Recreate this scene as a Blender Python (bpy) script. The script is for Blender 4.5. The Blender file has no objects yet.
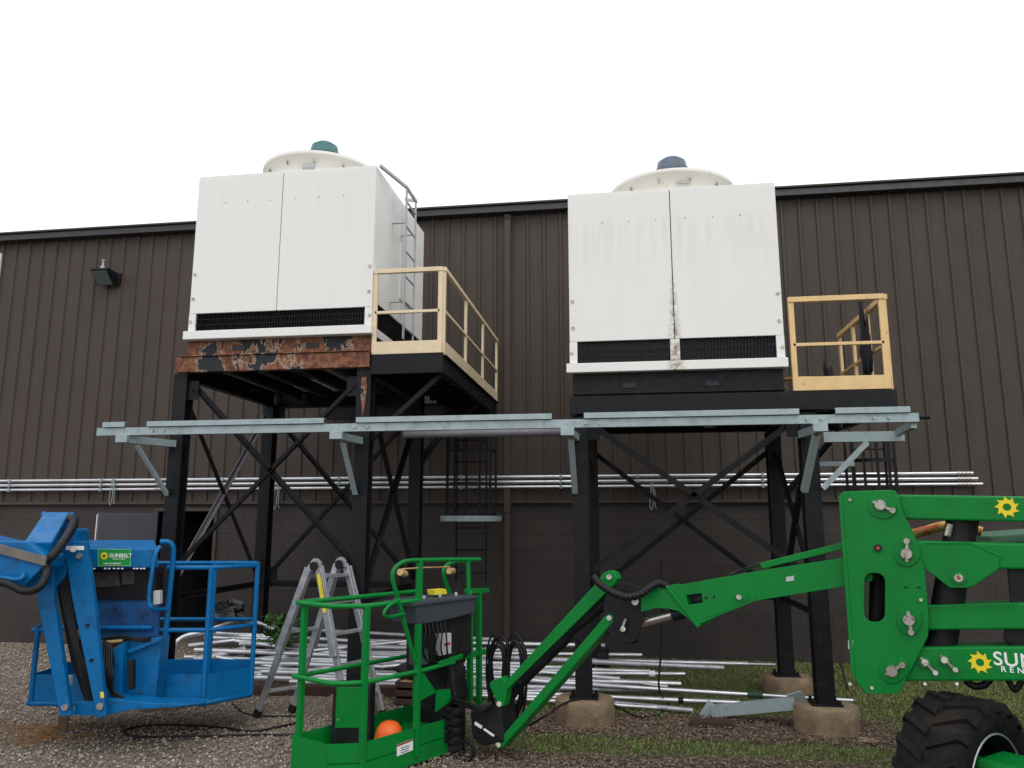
import bpy, math, random
import numpy as np
from mathutils import Vector as V, geometry, noise as mnoise
random.seed(7)
S = bpy.context.scene
COL = S.collection
R = math.radians

# ---------------------------------------------------------------- camera frame (metres, building wall is the plane Y=0)
F = 775.0; TH = R(9.96); YAW = R(8.34); CAM = V((0, -10.88, 1.8))
RT = V((math.cos(YAW), math.sin(YAW), 0)); FW = V((-math.sin(YAW), math.cos(YAW), 0))
def ray(x, y):
    u = (x-512)/F; v = (384-y)/F
    return RT*u + FW*(math.cos(TH)-v*math.sin(TH)) + V((0, 0, math.sin(TH)+v*math.cos(TH)))
def hit(x, y, p, n):
    d = ray(x, y); t = (V(p)-CAM).dot(n)/d.dot(n)
    return CAM + d*t
def PY(x, y, Y): return hit(x, y, (0, Y, 0), V((0, 1, 0)))
def PZ(x, y, Z): return hit(x, y, (0, 0, Z), V((0, 0, 1)))
def CF(l, d, z=0): return V((CAM.x, CAM.y, 0)) + RT*l + FW*d + V((0, 0, z))

# ---------------------------------------------------------------- materials
def M(name, col, rough=.5, metal=0, var=.12, scale=6, bump=0, bscale=60, dirt=None, dthr=.58, dscale=5, dsoft=.06, coat=0, stretch=None, drough=.85, spec=.4):
    m = bpy.data.materials.new(name); m.use_nodes = True; nt = m.node_tree; N = nt.nodes; L = nt.links
    b = N['Principled BSDF']; b.inputs['Roughness'].default_value = rough; b.inputs['Metallic'].default_value = metal
    b.inputs['Specular IOR Level'].default_value = spec
    if coat: b.inputs['Coat Weight'].default_value = coat; b.inputs['Coat Roughness'].default_value = .15
    tc = N.new('ShaderNodeTexCoord'); src = tc.outputs['Object']
    if stretch:
        mp = N.new('ShaderNodeMapping'); mp.inputs['Scale'].default_value = stretch; L.new(src, mp.inputs[0]); src = mp.outputs[0]
    n = N.new('ShaderNodeTexNoise'); n.inputs['Scale'].default_value = scale; n.inputs['Detail'].default_value = 6; n.inputs['Roughness'].default_value = .65
    L.new(src, n.inputs['Vector'])
    r = N.new('ShaderNodeMapRange'); r.inputs['From Min'].default_value = .3; r.inputs['From Max'].default_value = .7
    r.inputs['To Min'].default_value = 1-var; r.inputs['To Max'].default_value = 1+var; L.new(n.outputs[0], r.inputs[0])
    mu = N.new('ShaderNodeVectorMath'); mu.operation = 'SCALE'; mu.inputs[0].default_value = col[:3]; L.new(r.outputs[0], mu.inputs['Scale'])
    out = mu.outputs[0]
    rr = N.new('ShaderNodeMapRange'); rr.inputs['From Min'].default_value = .3; rr.inputs['From Max'].default_value = .7
    rr.inputs['To Min'].default_value = max(.04, rough-.1); rr.inputs['To Max'].default_value = min(1, rough+.12)
    n3 = N.new('ShaderNodeTexNoise'); n3.inputs['Scale'].default_value = scale*2.3; n3.inputs['Detail'].default_value = 4; L.new(tc.outputs['Object'], n3.inputs['Vector'])
    L.new(n3.outputs[0], rr.inputs[0]); rout = rr.outputs[0]
    if dirt is not None:
        n2 = N.new('ShaderNodeTexNoise'); n2.inputs['Scale'].default_value = dscale; n2.inputs['Detail'].default_value = 9; n2.inputs['Roughness'].default_value = .68
        L.new(src, n2.inputs['Vector'])
        d = N.new('ShaderNodeMapRange'); d.inputs['From Min'].default_value = dthr-dsoft; d.inputs['From Max'].default_value = dthr+dsoft; L.new(n2.outputs[0], d.inputs[0])
        mx = N.new('ShaderNodeMix'); mx.data_type = 'RGBA'; L.new(d.outputs[0], mx.inputs[0]); L.new(out, mx.inputs[6]); mx.inputs[7].default_value = (*dirt[:3], 1); out = mx.outputs[2]
        mr = N.new('ShaderNodeMix'); L.new(d.outputs[0], mr.inputs[0]); L.new(rout, mr.inputs[2]); mr.inputs[3].default_value = drough; rout = mr.outputs[0]
    L.new(out, b.inputs['Base Color']); L.new(rout, b.inputs['Roughness'])
    if bump:
        nb = N.new('ShaderNodeTexNoise'); nb.inputs['Scale'].default_value = bscale; nb.inputs['Detail'].default_value = 5; L.new(tc.outputs['Object'], nb.inputs['Vector'])
        bp = N.new('ShaderNodeBump'); bp.inputs['Strength'].default_value = bump; bp.inputs['Distance'].default_value = .01
        L.new(nb.outputs[0], bp.inputs['Height']); L.new(bp.outputs[0], b.inputs['Normal'])
    return m
siding_m = M('brown_siding', (.060, .045, .036), .55, 0, .10, 1.2, .05, 4, spec=.3, dirt=(.075, .058, .047), dthr=.62, dscale=2, dsoft=.2, stretch=(1.5, 1, .25))
trim_m = M('dark_trim', (.026, .023, .028), .4, 0, .1, 3)
white_m = M('ivory_panel', (.80, .79, .755), .42, 0, .012, 1.5, .02, 3, dirt=(.75, .73, .69), dthr=.70, dscale=2, dsoft=.16, stretch=(5, 5, .5))
fan_m = M('cream_fibreglass', (.74, .715, .65), .45, 0, .05, 3, dirt=(.5, .46, .36), dthr=.68, dscale=6, dsoft=.1)
louv_m = M('dark_louver', (.012, .014, .02), .5, 0, .2, 20)
black_m = M('black_steel', (.0075, .008, .010), .5, 0, .3, 7, .15, 30, dirt=(.035, .024, .018), dthr=.66, dscale=9, dsoft=.08, spec=.22)
rust_m = None
teal_m = M('teal_motor_paint', (.05, .15, .15), .5, 0, .15, 8)
greyblue_m = M('grey_motor_paint', (.10, .13, .17), .5, 0, .15, 8)
galv_m = M('galvanised_steel', (.34, .41, .42), .48, .3, .07, 6, .03, 30, dirt=(.29, .35, .36), dthr=.6, dscale=14, dsoft=.1)
cream_m = M('cream_rail_paint', (.74, .60, .40), .5, 0, .08, 10, dirt=(.40, .22, .10), dthr=.7, dscale=16, dsoft=.05)
yellow_m = M('yellow_rail_paint', (.74, .51, .24), .5, 0, .08, 10, dirt=(.36, .16, .05), dthr=.66, dscale=14, dsoft=.05)
alu_m = M('aluminium_pipe', (.64, .65, .67), .38, .9, .08, 4, 0, 20, dirt=(.40, .40, .40), dthr=.64, dscale=2.5, dsoft=.15, drough=.5)
alud_m = M('dull_aluminium', (.46, .47, .49), .42, .7, .2, 9, dirt=(.2, .2, .2), dthr=.63, dscale=8, dsoft=.1, drough=.6)
zinc_m = M('zinc_bolt', (.45, .42, .38), .38, .8, .2, 30, dirt=(.12, .08, .05), dthr=.6, dscale=40)
green_m = M('green_lift_paint', (.0022, .19, .030), .38, 0, .07, 3, .02, 12, dirt=(.008, .125, .026), dthr=.64, dscale=5, dsoft=.12, drough=.6, spec=.22)
greend_m = M('faded_green_hood', (.05, .12, .07), .6, 0, .15, 5)
blue_m = M('blue_lift_paint', (.0015, .125, .335), .36, 0, .09, 4, .02, 12, dirt=(.006, .055, .13), dthr=.62, dscale=7, dsoft=.10, drough=.6, spec=.25)
rub_m = M('black_rubber', (.006, .006, .006), .75, 0, .25, 12, .3, 40, spec=.18, dirt=(.024, .018, .014), dthr=.6, dscale=7, dsoft=.12)
hose_m = M('black_hose', (.008, .008, .009), .5, spec=.3, metal=0, var=.2, scale=20) #, 0, .2, 20)
plas_m = M('black_plastic', (.008, .0085, .010), .55, 0, .2, 9, spec=.25, dirt=(.025, .022, .02), dthr=.62, dscale=6, dsoft=.12)
grey_m = M('grey_plastic', (.04, .048, .058), .5, 0, .12, 6)
lgrey_m = M('light_grey_enclosure', (.45, .46, .46), .5, 0, .1, 6)
conc_m = M('tan_concrete', (.25, .185, .115), .9, 0, .2, 5, .6, 40, dirt=(.13, .085, .05), dthr=.55, dscale=4, dsoft=.12)
orange_m = M('orange_plastic', (.85, .13, .02), .4, 0, .1, 6)
signg_m = M('green_sign', (.01, .26, .05), .4, 0, .04, 6)
signw_m = M('white_lettering', (.8, .8, .8), .5, 0, .03, 6)
sung_m = M('yellow_decal', (.80, .62, .02), .5, 0, .05, 8)
sunb_m = M('brown_decal_centre', (.12, .06, .02), .5, 0, .05, 8)
red_m = M('red_decal', (.35, .05, .03), .5)
wood_m = M('weathered_timber', (.05, .028, .019), .85, 0, .3, 5, .4, 30, stretch=(1, 6, 6))
tan_m = M('tan_strap', (.5, .33, .14), .7, 0, .2, 12)
cloth_m = M('black_cloth', (.015, .016, .022), .9, 0, .3, 10, .3, 40)
hiviz_m = M('yellow_cloth', (.75, .62, .03), .7, 0, .15, 14)
leather_m = M('brown_leather', (.22, .09, .035), .7, 0, .25, 14)
door_m = M('grey_door_paint', (.10, .105, .12), .45, 0, .08, 4)
inner_m = M('dark_interior', (.03, .03, .03), .9, 0, .2, 3)
glass_m = M('lamp_glass', (.10, .125, .125), .12, 0, .05, 5)
window_m = M('window_glass', (.25, .28, .3), .08, 0, .05, 2)
leaf_m = M('leaf_green', (.045, .115, .02), .55, 0, .35, 14)
rawsteel_m = M('steel_rod', (.55, .52, .49), .28, .9, .15, 10)
greyangle_m = M('grey_primed_angle', (.15, .145, .16), .5, .1, .15, 8)
sleeve_m = M('mottled_strap', (.62, .40, .10), .7, 0, .3, 30, dirt=(.5, .12, .06), dthr=.52, dscale=18, dsoft=.05)
capgrey_m = M('worn_grey_steel', (.16, .145, .13), .6, .2, .2, 9)
straw_m = M('dry_straw', (.34, .17, .06), .9, 0, .3, 20)
bag_m = M('black_bag_plastic', (.02, .022, .025), .25, 0, .2, 10, .5, 25, dirt=(.4, .4, .4), dthr=.68, dscale=11, dsoft=.03)

def rust_material():
    m = bpy.data.materials.new('peeling_rusty_paint'); m.use_nodes = True; nt = m.node_tree; N = nt.nodes; L = nt.links; b = N['Principled BSDF']
    tc = N.new('ShaderNodeTexCoord'); mp = N.new('ShaderNodeMapping'); mp.inputs['Scale'].default_value = (1.5, 1, 1.0); L.new(tc.outputs['Object'], mp.inputs[0])
    n = N.new('ShaderNodeTexNoise'); n.inputs['Scale'].default_value = 1.7; n.inputs['Detail'].default_value = 10; n.inputs['Roughness'].default_value = .64; L.new(mp.outputs[0], n.inputs['Vector'])
    n2 = N.new('ShaderNodeTexNoise'); n2.inputs['Scale'].default_value = 22; n2.inputs['Detail'].default_value = 6; L.new(tc.outputs['Object'], n2.inputs['Vector'])
    rr = N.new('ShaderNodeValToRGB'); rr.color_ramp.elements[0].color = (.075, .022, .013, 1); rr.color_ramp.elements[1].color = (.25, .095, .042, 1); rr.color_ramp.elements[0].position = .35; rr.color_ramp.elements[1].position = .65
    L.new(n2.outputs[0], rr.inputs[0])
    th = N.new('ShaderNodeValToRGB'); th.color_ramp.interpolation = 'CONSTANT'; e = th.color_ramp.elements
    e[0].position = 0; e[0].color = (0, 0, 0, 1); e[1].position = .545; e[1].color = (1, 1, 1, 1); L.new(n.outputs[0], th.inputs[0])
    mx = N.new('ShaderNodeMix'); mx.data_type = 'RGBA'; L.new(th.outputs[0], mx.inputs[0]); L.new(rr.outputs[0], mx.inputs[6]); mx.inputs[7].default_value = (.012, .014, .018, 1)
    th2 = N.new('ShaderNodeValToRGB'); th2.color_ramp.interpolation = 'CONSTANT'; e = th2.color_ramp.elements
    e[0].position = 0; e[0].color = (0, 0, 0, 1); e[1].position = .530; e[1].color = (1, 1, 1, 1); q = e.new(.550); q.color = (0, 0, 0, 1); L.new(n.outputs[0], th2.inputs[0])
    m3 = N.new('ShaderNodeMix'); m3.data_type = 'RGBA'; L.new(th2.outputs[0], m3.inputs[0]); L.new(mx.outputs[2], m3.inputs[6]); m3.inputs[7].default_value = (.33, .22, .15, 1)
    L.new(m3.outputs[2], b.inputs['Base Color']); b.inputs['Roughness'].default_value = .75
    bp = N.new('ShaderNodeBump'); bp.inputs['Strength'].default_value = .5; bp.inputs['Distance'].default_value = .004; L.new(n.outputs[0], bp.inputs['Height']); L.new(bp.outputs[0], b.inputs['Normal'])
    return m
rust_m = rust_material()

def stain_white(zs, ze, cx):
    """ivory panel with drip stains: a band of vertical drips and a brown streak down the centre seam (object z / x)."""
    m = white_m.copy(); m.name = 'ivory_panel_stained'; nt = m.node_tree; N = nt.nodes; L = nt.links; b = N['Principled BSDF']
    base = b.inputs['Base Color'].links[0].from_socket
    tc = N.new('ShaderNodeTexCoord'); sp = N.new('ShaderNodeSeparateXYZ'); L.new(tc.outputs['Object'], sp.inputs[0])
    mp = N.new('ShaderNodeMapping'); mp.inputs['Scale'].default_value = (11, 11, .8); L.new(tc.outputs['Object'], mp.inputs[0])
    n = N.new('ShaderNodeTexNoise'); n.inputs['Scale'].default_value = 1.6; n.inputs['Detail'].default_value = 5; L.new(mp.outputs[0], n.inputs['Vector'])
    ramp = N.new('ShaderNodeValToRGB'); e = ramp.color_ramp.elements
    e[0].position = zs; e[0].color = (0, 0, 0, 1); e[1].position = ze; e[1].color = (1, 1, 1, 1); q = e.new(min(.99, ze+.08)); q.color = (0, 0, 0, 1)
    dv = N.new('ShaderNodeMath'); dv.operation = 'DIVIDE'; dv.inputs[1].default_value = 2.0; L.new(sp.outputs['Z'], dv.inputs[0]); L.new(dv.outputs[0], ramp.inputs[0])
    mr = N.new('ShaderNodeMapRange'); mr.inputs['From Min'].default_value = .42; mr.inputs['From Max'].default_value = .7; L.new(n.outputs[0], mr.inputs[0])
    mm = N.new('ShaderNodeMath'); mm.operation = 'MULTIPLY'; L.new(ramp.outputs[0], mm.inputs[0]); L.new(mr.outputs[0], mm.inputs[1])
    m2 = N.new('ShaderNodeMath'); m2.operation = 'MULTIPLY'; m2.inputs[1].default_value = .20; L.new(mm.outputs[0], m2.inputs[0])
    mx = N.new('ShaderNodeMix'); mx.data_type = 'RGBA'; L.new(m2.outputs[0], mx.inputs[0]); L.new(base, mx.inputs[6]); mx.inputs[7].default_value = (.46, .38, .25, 1)
    # seam streak
    sx = N.new('ShaderNodeMath'); sx.operation = 'SUBTRACT'; sx.inputs[1].default_value = cx; L.new(sp.outputs['X'], sx.inputs[0])
    ab = N.new('ShaderNodeMath'); ab.operation = 'ABSOLUTE'; L.new(sx.outputs[0], ab.inputs[0])
    wd = N.new('ShaderNodeMapRange'); wd.inputs['From Min'].default_value = .0; wd.inputs['From Max'].default_value = 1.15; wd.inputs['To Min'].default_value = .10; wd.inputs['To Max'].default_value = .012; L.new(sp.outputs['Z'], wd.inputs[0])
    rt = N.new('ShaderNodeMath'); rt.operation = 'DIVIDE'; L.new(ab.outputs[0], rt.inputs[0]); L.new(wd.outputs[0], rt.inputs[1])
    inv = N.new('ShaderNodeMath'); inv.operation = 'SUBTRACT'; inv.use_clamp = True; inv.inputs[0].default_value = 1; L.new(rt.outputs[0], inv.inputs[1])
    zf = N.new('ShaderNodeMapRange'); zf.inputs['From Min'].default_value = 1.25; zf.inputs['From Max'].default_value = .45; L.new(sp.outputs['Z'], zf.inputs[0])
    mm3 = N.new('ShaderNodeMath'); mm3.operation = 'MULTIPLY'; L.new(inv.outputs[0], mm3.inputs[0]); L.new(zf.outputs[0], mm3.inputs[1])
    n5 = N.new('ShaderNodeTexNoise'); n5.inputs['Scale'].default_value = 25; n5.inputs['Detail'].default_value = 4; L.new(tc.outputs['Object'], n5.inputs['Vector'])
    r5 = N.new('ShaderNodeMapRange'); r5.inputs['From Min'].default_value = .35; r5.inputs['From Max'].default_value = .6; L.new(n5.outputs[0], r5.inputs[0])
    mm4 = N.new('ShaderNodeMath'); mm4.operation = 'MULTIPLY'; L.new(mm3.outputs[0], mm4.inputs[0]); L.new(r5.outputs[0], mm4.inputs[1])
    mx2 = N.new('ShaderNodeMix'); mx2.data_type = 'RGBA'; L.new(mm4.outputs[0], mx2.inputs[0]); L.new(mx.outputs[2], mx2.inputs[6]); mx2.inputs[7].default_value = (.22, .16, .07, 1)
    L.new(mx2.outputs[2], b.inputs['Base Color'])
    return m

def block_material():
    m = bpy.data.materials.new('brown_painted_block'); m.use_nodes = True; nt = m.node_tree; N = nt.nodes; L = nt.links; b = N['Principled BSDF']
    tc = N.new('ShaderNodeTexCoord'); sp = N.new('ShaderNodeSeparateXYZ'); L.new(tc.outputs['Object'], sp.inputs[0]); cb = N.new('ShaderNodeCombineXYZ'); L.new(sp.outputs['X'], cb.inputs[0]); L.new(sp.outputs['Z'], cb.inputs[1])
    br = N.new('ShaderNodeTexBrick'); br.inputs['Scale'].default_value = 1; br.inputs['Brick Width'].default_value = .40; br.inputs['Row Height'].default_value = .2; br.inputs['Mortar Size'].default_value = .006; br.inputs['Mortar Smooth'].default_value = .4
    br.inputs['Color1'].default_value = (.030, .023, .020, 1); br.inputs['Color2'].default_value = (.035, .027, .023, 1); br.inputs['Mortar'].default_value = (.026, .020, .018, 1); L.new(cb.outputs[0], br.inputs['Vector'])
    n = N.new('ShaderNodeTexNoise'); n.inputs['Scale'].default_value = 1.1; n.inputs['Detail'].default_value = 8; L.new(tc.outputs['Object'], n.inputs['Vector'])
    r = N.new('ShaderNodeMapRange'); r.inputs['From Min'].default_value = .3; r.inputs['From Max'].default_value = .7; r.inputs['To Min'].default_value = .78; r.inputs['To Max'].default_value = 1.3; L.new(n.outputs[0], r.inputs[0])
    mu = N.new('ShaderNodeVectorMath'); mu.operation = 'SCALE'; L.new(br.outputs['Color'], mu.inputs[0]); L.new(r.outputs[0], mu.inputs['Scale']); L.new(mu.outputs[0], b.inputs['Base Color'])
    b.inputs['Roughness'].default_value = .7
    n2 = N.new('ShaderNodeTexNoise'); n2.inputs['Scale'].default_value = 70; L.new(tc.outputs['Object'], n2.inputs['Vector'])
    ad = N.new('ShaderNodeMath'); ad.operation = 'MULTIPLY_ADD'; ad.inputs[1].default_value = -1; L.new(br.outputs['Fac'], ad.inputs[0])
    sc = N.new('ShaderNodeMath'); sc.operation = 'MULTIPLY'; sc.inputs[1].default_value = .35; L.new(n2.outputs[0], sc.inputs[0]); L.new(sc.outputs[0], ad.inputs[2])
    bp = N.new('ShaderNodeBump'); bp.inputs['Strength'].default_value = .7; bp.inputs['Distance'].default_value = .008; L.new(ad.outputs[0], bp.inputs['Height']); L.new(bp.outputs[0], b.inputs['Normal'])
    return m
block_m = block_material()

def ramp_attr(name, attr, cols, rough=.9):
    m = bpy.data.materials.new(name); m.use_nodes = True; nt = m.node_tree; N = nt.nodes; L = nt.links; b = N['Principled BSDF']; b.inputs['Roughness'].default_value = rough
    a = N.new('ShaderNodeAttribute'); a.attribute_name = attr; r = N.new('ShaderNodeValToRGB')
    e = r.color_ramp.elements
    while len(e) < len(cols): e.new(.5)
    for i, c in enumerate(cols): e[i].position = i/(len(cols)-1); e[i].color = (*c, 1)
    L.new(a.outputs['Fac'], r.inputs[0]); L.new(r.outputs[0], b.inputs['Base Color'])
    return m
stone_m = ramp_attr('gravel_stones', 'tone', [(0.132, 0.102, 0.081), (0.208, 0.164, 0.125), (0.321, 0.251, 0.188), (0.284, 0.223, 0.170), (0.397, 0.335, 0.269), (0.567, 0.503, 0.421)])
mulch_m = ramp_attr('mulch_chips', 'tone', [(0.071, 0.044, 0.029), (0.144, 0.091, 0.061), (0.245, 0.173, 0.122), (0.187, 0.125, 0.086), (0.402, 0.325, 0.259)])
grass_m = ramp_attr('grass_blades', 'tone', [(0.036, 0.057, 0.012), (0.091, 0.144, 0.022), (0.146, 0.224, 0.035), (0.192, 0.259, 0.050), (0.309, 0.246, 0.078)], .6)

def ground_material():
    m = bpy.data.materials.new('gravel_and_turf_ground'); m.use_nodes = True; nt = m.node_tree; N = nt.nodes; L = nt.links; b = N['Principled BSDF']; b.inputs['Roughness'].default_value = .95
    tc = N.new('ShaderNodeTexCoord')
    vo = N.new('ShaderNodeTexVoronoi'); vo.inputs['Scale'].default_value = 55; L.new(tc.outputs['Object'], vo.inputs['Vector'])
    rp = N.new('ShaderNodeValToRGB'); e = rp.color_ramp.elements; e[0].color = (.12, .098, .078, 1); e[1].color = (.31, .265, .215, 1); e[0].position = .1; L.new(vo.outputs['Color'], rp.inputs[0])
    n = N.new('ShaderNodeTexNoise'); n.inputs['Scale'].default_value = 30; n.inputs['Detail'].default_value = 8; L.new(tc.outputs['Object'], n.inputs['Vector'])
    rg = N.new('ShaderNodeValToRGB'); e = rg.color_ramp.elements; e[0].color = (.045, .052, .017, 1); e[1].color = (.11, .135, .04, 1); e[0].position = .35; e[1].position = .65; L.new(n.outputs[0], rg.inputs[0])
    rm = N.new('ShaderNodeValToRGB'); e = rm.color_ramp.elements; e[0].color = (.055, .038, .027, 1); e[1].color = (.16, .11, .08, 1); e[0].position = .35; e[1].position = .65; L.new(n.outputs[0], rm.inputs[0])
    ag = N.new('ShaderNodeAttribute'); ag.attribute_name = 'grass'; am = N.new('ShaderNodeAttribute'); am.attribute_name = 'mulch'
    m1 = N.new('ShaderNodeMix'); m1.data_type = 'RGBA'; L.new(am.outputs['Fac'], m1.inputs[0]); L.new(rp.outputs[0], m1.inputs[6]); L.new(rm.outputs[0], m1.inputs[7])
    m2 = N.new('ShaderNodeMix'); m2.data_type = 'RGBA'; L.new(ag.outputs['Fac'], m2.inputs[0]); L.new(m1.outputs[2], m2.inputs[6]); L.new(rg.outputs[0], m2.inputs[7])
    L.new(m2.outputs[2], b.inputs['Base Color'])
    bp = N.new('ShaderNodeBump'); bp.inputs['Strength'].default_value = .8; bp.inputs['Distance'].default_value = .015; L.new(vo.outputs['Distance'], bp.inputs['Height']); L.new(bp.outputs[0], b.inputs['Normal'])
    return m
ground_m = ground_material()

# ---------------------------------------------------------------- mesh builder
class MB:
    def __init__(s): s.v = []; s.f = []; s.m = []; s.sm = []
    def add(s, vs, fs, mi=0, smooth=False):
        o = len(s.v); s.v += [V(p) for p in vs]
        for f in fs: s.f.append([i+o for i in f]); s.m.append(mi); s.sm.append(smooth)
        return s
    def box(s, x0, x1, y0, y1, z0, z1, mi=0):
        vs = [(x, y, z) for z in (z0, z1) for y in (y0, y1) for x in (x0, x1)]
        return s.add(vs, [(0, 2, 3, 1), (4, 5, 7, 6), (0, 1, 5, 4), (2, 6, 7, 3), (0, 4, 6, 2), (1, 3, 7, 5)], mi)
    def sweep(s, sec, p0, p1, up=(0, 0, 1), mi=0, smooth=False):
        p0 = V(p0); p1 = V(p1); d = (p1-p0).normalized(); up = V(up)
        if abs(d.dot(up)) > .98: up = V((0, 1, 0))
        sd = d.cross(up).normalized(); u = sd.cross(d).normalized(); n = len(sec)
        vs = [p+sd*a+u*b for p in (p0, p1) for a, b in sec]
        fs = [(i, (i+1) % n, (i+1) % n+n, i+n) for i in range(n)]
        if smooth: s.add(vs, fs, mi, True); s.cap(vs[:n], mi, True); s.cap(vs[n:], mi)
        else:
            tri = geometry.tessellate_polygon([[V((a, b, 0)) for a, b in sec]])
            s.add(vs, fs+[t for t in tri]+[(c+n, b+n, a+n) for a, b, c in tri], mi)
        return s
    def cap(s, ring, mi=0, flip=False):
        n = len(ring); s.add(ring, [tuple(range(n))[::-1] if flip else tuple(range(n))], mi)
    def bar(s, p0, p1, w, h=None, up=(0, 0, 1), mi=0):
        h = w if h is None else h
        return s.sweep([(-w/2, -h/2), (w/2, -h/2), (w/2, h/2), (-w/2, h/2)], p0, p1, up, mi)
    def angle(s, p0, p1, w, t=.008, up=(0, 0, 1), mi=0):
        return s.sweep([(-w/2, -w/2), (w/2, -w/2), (w/2, -w/2+t), (-w/2+t, -w/2+t), (-w/2+t, w/2), (-w/2, w/2)], p0, p1, up, mi)
    def chan(s, p0, p1, w, h, t=.006, up=(0, 0, 1), mi=0):
        return s.sweep([(w/2, -h/2), (-w/2, -h/2), (-w/2, -h/2+t), (w/2-t, -h/2+t), (w/2-t, h/2-t), (-w/2, h/2-t), (-w/2, h/2), (w/2, h/2)], p0, p1, up, mi)
    def ibeam(s, p0, p1, w, h, t=.012, up=(0, 0, 1), mi=0):
        a = w/2; b = h/2; c = t/2
        return s.sweep([(-a, -b), (a, -b), (a, -b+t), (c, -b+t), (c, b-t), (a, b-t), (a, b), (-a, b), (-a, b-t), (-c, b-t), (-c, -b+t), (-a, -b+t)], p0, p1, up, mi)
    def tube(s, pts, r, n=8, mi=0, caps=True):
        pts = [V(p) for p in pts]; k = len(pts); rs = r if isinstance(r, (list, tuple)) else [r]*k
        d0 = (pts[1]-pts[0]).normalized(); u = d0.orthogonal().normalized(); vs = []
        for i in range(k):
            d = (pts[min(i+1, k-1)]-pts[max(i-1, 0)]).normalized(); u = (u-d*u.dot(d)).normalized(); w = d.cross(u)
            vs += [pts[i]+(u*math.cos(2*math.pi*j/n)+w*math.sin(2*math.pi*j/n))*rs[i] for j in range(n)]
        fs = [(i*n+j, i*n+(j+1) % n, (i+1)*n+(j+1) % n, (i+1)*n+j) for i in range(k-1) for j in range(n)]
        s.add(vs, fs, mi, True)
        if caps: s.cap(vs[:n], mi, True); s.cap(vs[-n:], mi)
        return s
    def cyl(s, p0, p1, r, n=16, mi=0): return s.tube([p0, p1], r, n, mi)
    def pipe(s, p0, p1, r, n=12, mi=0, wall=.12):
        """open pipe: outer wall, dark bore and the end rings"""
        p0 = V(p0); p1 = V(p1); s.tube([p0, p1], r, n, mi, False)
        d = (p1-p0).normalized(); u = d.orthogonal().normalized(); w = d.cross(u); ri = r*(1-wall)
        c = [(u*math.cos(2*math.pi*j/n)+w*math.sin(2*math.pi*j/n)) for j in range(n)]
        L = (p1-p0).length
        for p, sg in ((p0, 1), (p1, -1)):
            q = p+d*sg*min(.3, L/2.2)
            vs = [p+x*r for x in c]+[p+x*ri for x in c]+[q+x*ri for x in c]
            s.add(vs, [(j, (j+1) % n, (j+1) % n+n, j+n) for j in range(n)]+[(j+n, (j+1) % n+n, (j+1) % n+2*n, j+2*n) for j in range(n)]+[tuple(range(2*n, 3*n))], mi)
        return s
    def prism(s, pts, vec, mi=0, holes=()):
        loops = [[V(p) for p in pts]]+[[V(p) for p in h] for h in holes]; vec = V(vec)
        flat = [p for l in loops for p in l]; n = len(flat); tri = geometry.tessellate_polygon(loops)
        fs = [tuple(t) for t in tri]+[(c+n, b+n, a+n) for a, b, c in tri]; o = 0
        for l in loops:
            k = len(l); fs += [(o+i, o+(i+1) % k, o+(i+1) % k+n, o+i+n) for i in range(k)]; o += k
        return s.add(flat+[p+vec for p in flat], fs, mi)
    def lathe(s, prof, c, ax=(0, 0, 1), n=32, mi=0, smooth=True):
        c = V(c); ax = V(ax).normalized(); u = ax.orthogonal().normalized(); w = ax.cross(u)
        vs = [c+ax*z+(u*math.cos(2*math.pi*j/n)+w*math.sin(2*math.pi*j/n))*r for r, z in prof for j in range(n)]
        k = len(prof)
        return s.add(vs, [(i*n+j, i*n+(j+1) % n, (i+1)*n+(j+1) % n, (i+1)*n+j) for i in range(k-1) for j in range(n)], mi, smooth)
    def build(s, name, mats, parent=None, bevel=0, origin=None, recalc=True):
        me = bpy.data.meshes.new(name); mats = mats if isinstance(mats, (list, tuple)) else [mats]
        if parent is not None: org = wloc(parent)
        elif origin is not None: org = V(origin)
        else:
            xs = [p.x for p in s.v]; ys = [p.y for p in s.v]; zs = [p.z for p in s.v]; org = V(((min(xs)+max(xs))/2, (min(ys)+max(ys))/2, min(zs)))
        me.from_pydata([tuple(p-org) for p in s.v], [], s.f)
        for m in mats: me.materials.append(m)
        for i, p in enumerate(me.polygons): p.material_index = s.m[i]; p.use_smooth = s.sm[i]
        if recalc:
            import bmesh
            bm = bmesh.new(); bm.from_mesh(me); bmesh.ops.recalc_face_normals(bm, faces=bm.faces); bm.to_mesh(me); bm.free()
        o = bpy.data.objects.new(name, me); COL.objects.link(o)
        if parent is not None: o.parent = parent
        else: o.location = org
        if bevel:
            b = o.modifiers.new('b', 'BEVEL'); b.width = bevel; b.segments = 2; b.limit_method = 'ANGLE'; b.angle_limit = R(40); b.harden_normals = False
        return o
def wloc(o):
    p = V(o.location)
    while o.parent is not None: o = o.parent; p = p+V(o.location)
    return p
def tag(o, label=None, cat=None, group=None, kind=None):
    if label: o['label'] = label
    if cat: o['category'] = cat
    if group: o['group'] = group
    if kind: o['kind'] = kind
    return o
def thing(name, label, cat, loc, group=None):
    o = bpy.data.objects.new(name, None); COL.objects.link(o); o.location = loc; o.empty_display_size = .2
    return tag(o, label, cat, group)
def arc(c, r, a0, a1, u, w, n=10):
    c = V(c); u = V(u); w = V(w)
    return [c+(u*math.cos(R(a0+(a1-a0)*i/n))+w*math.sin(R(a0+(a1-a0)*i/n)))*r for i in range(n+1)]
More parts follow.
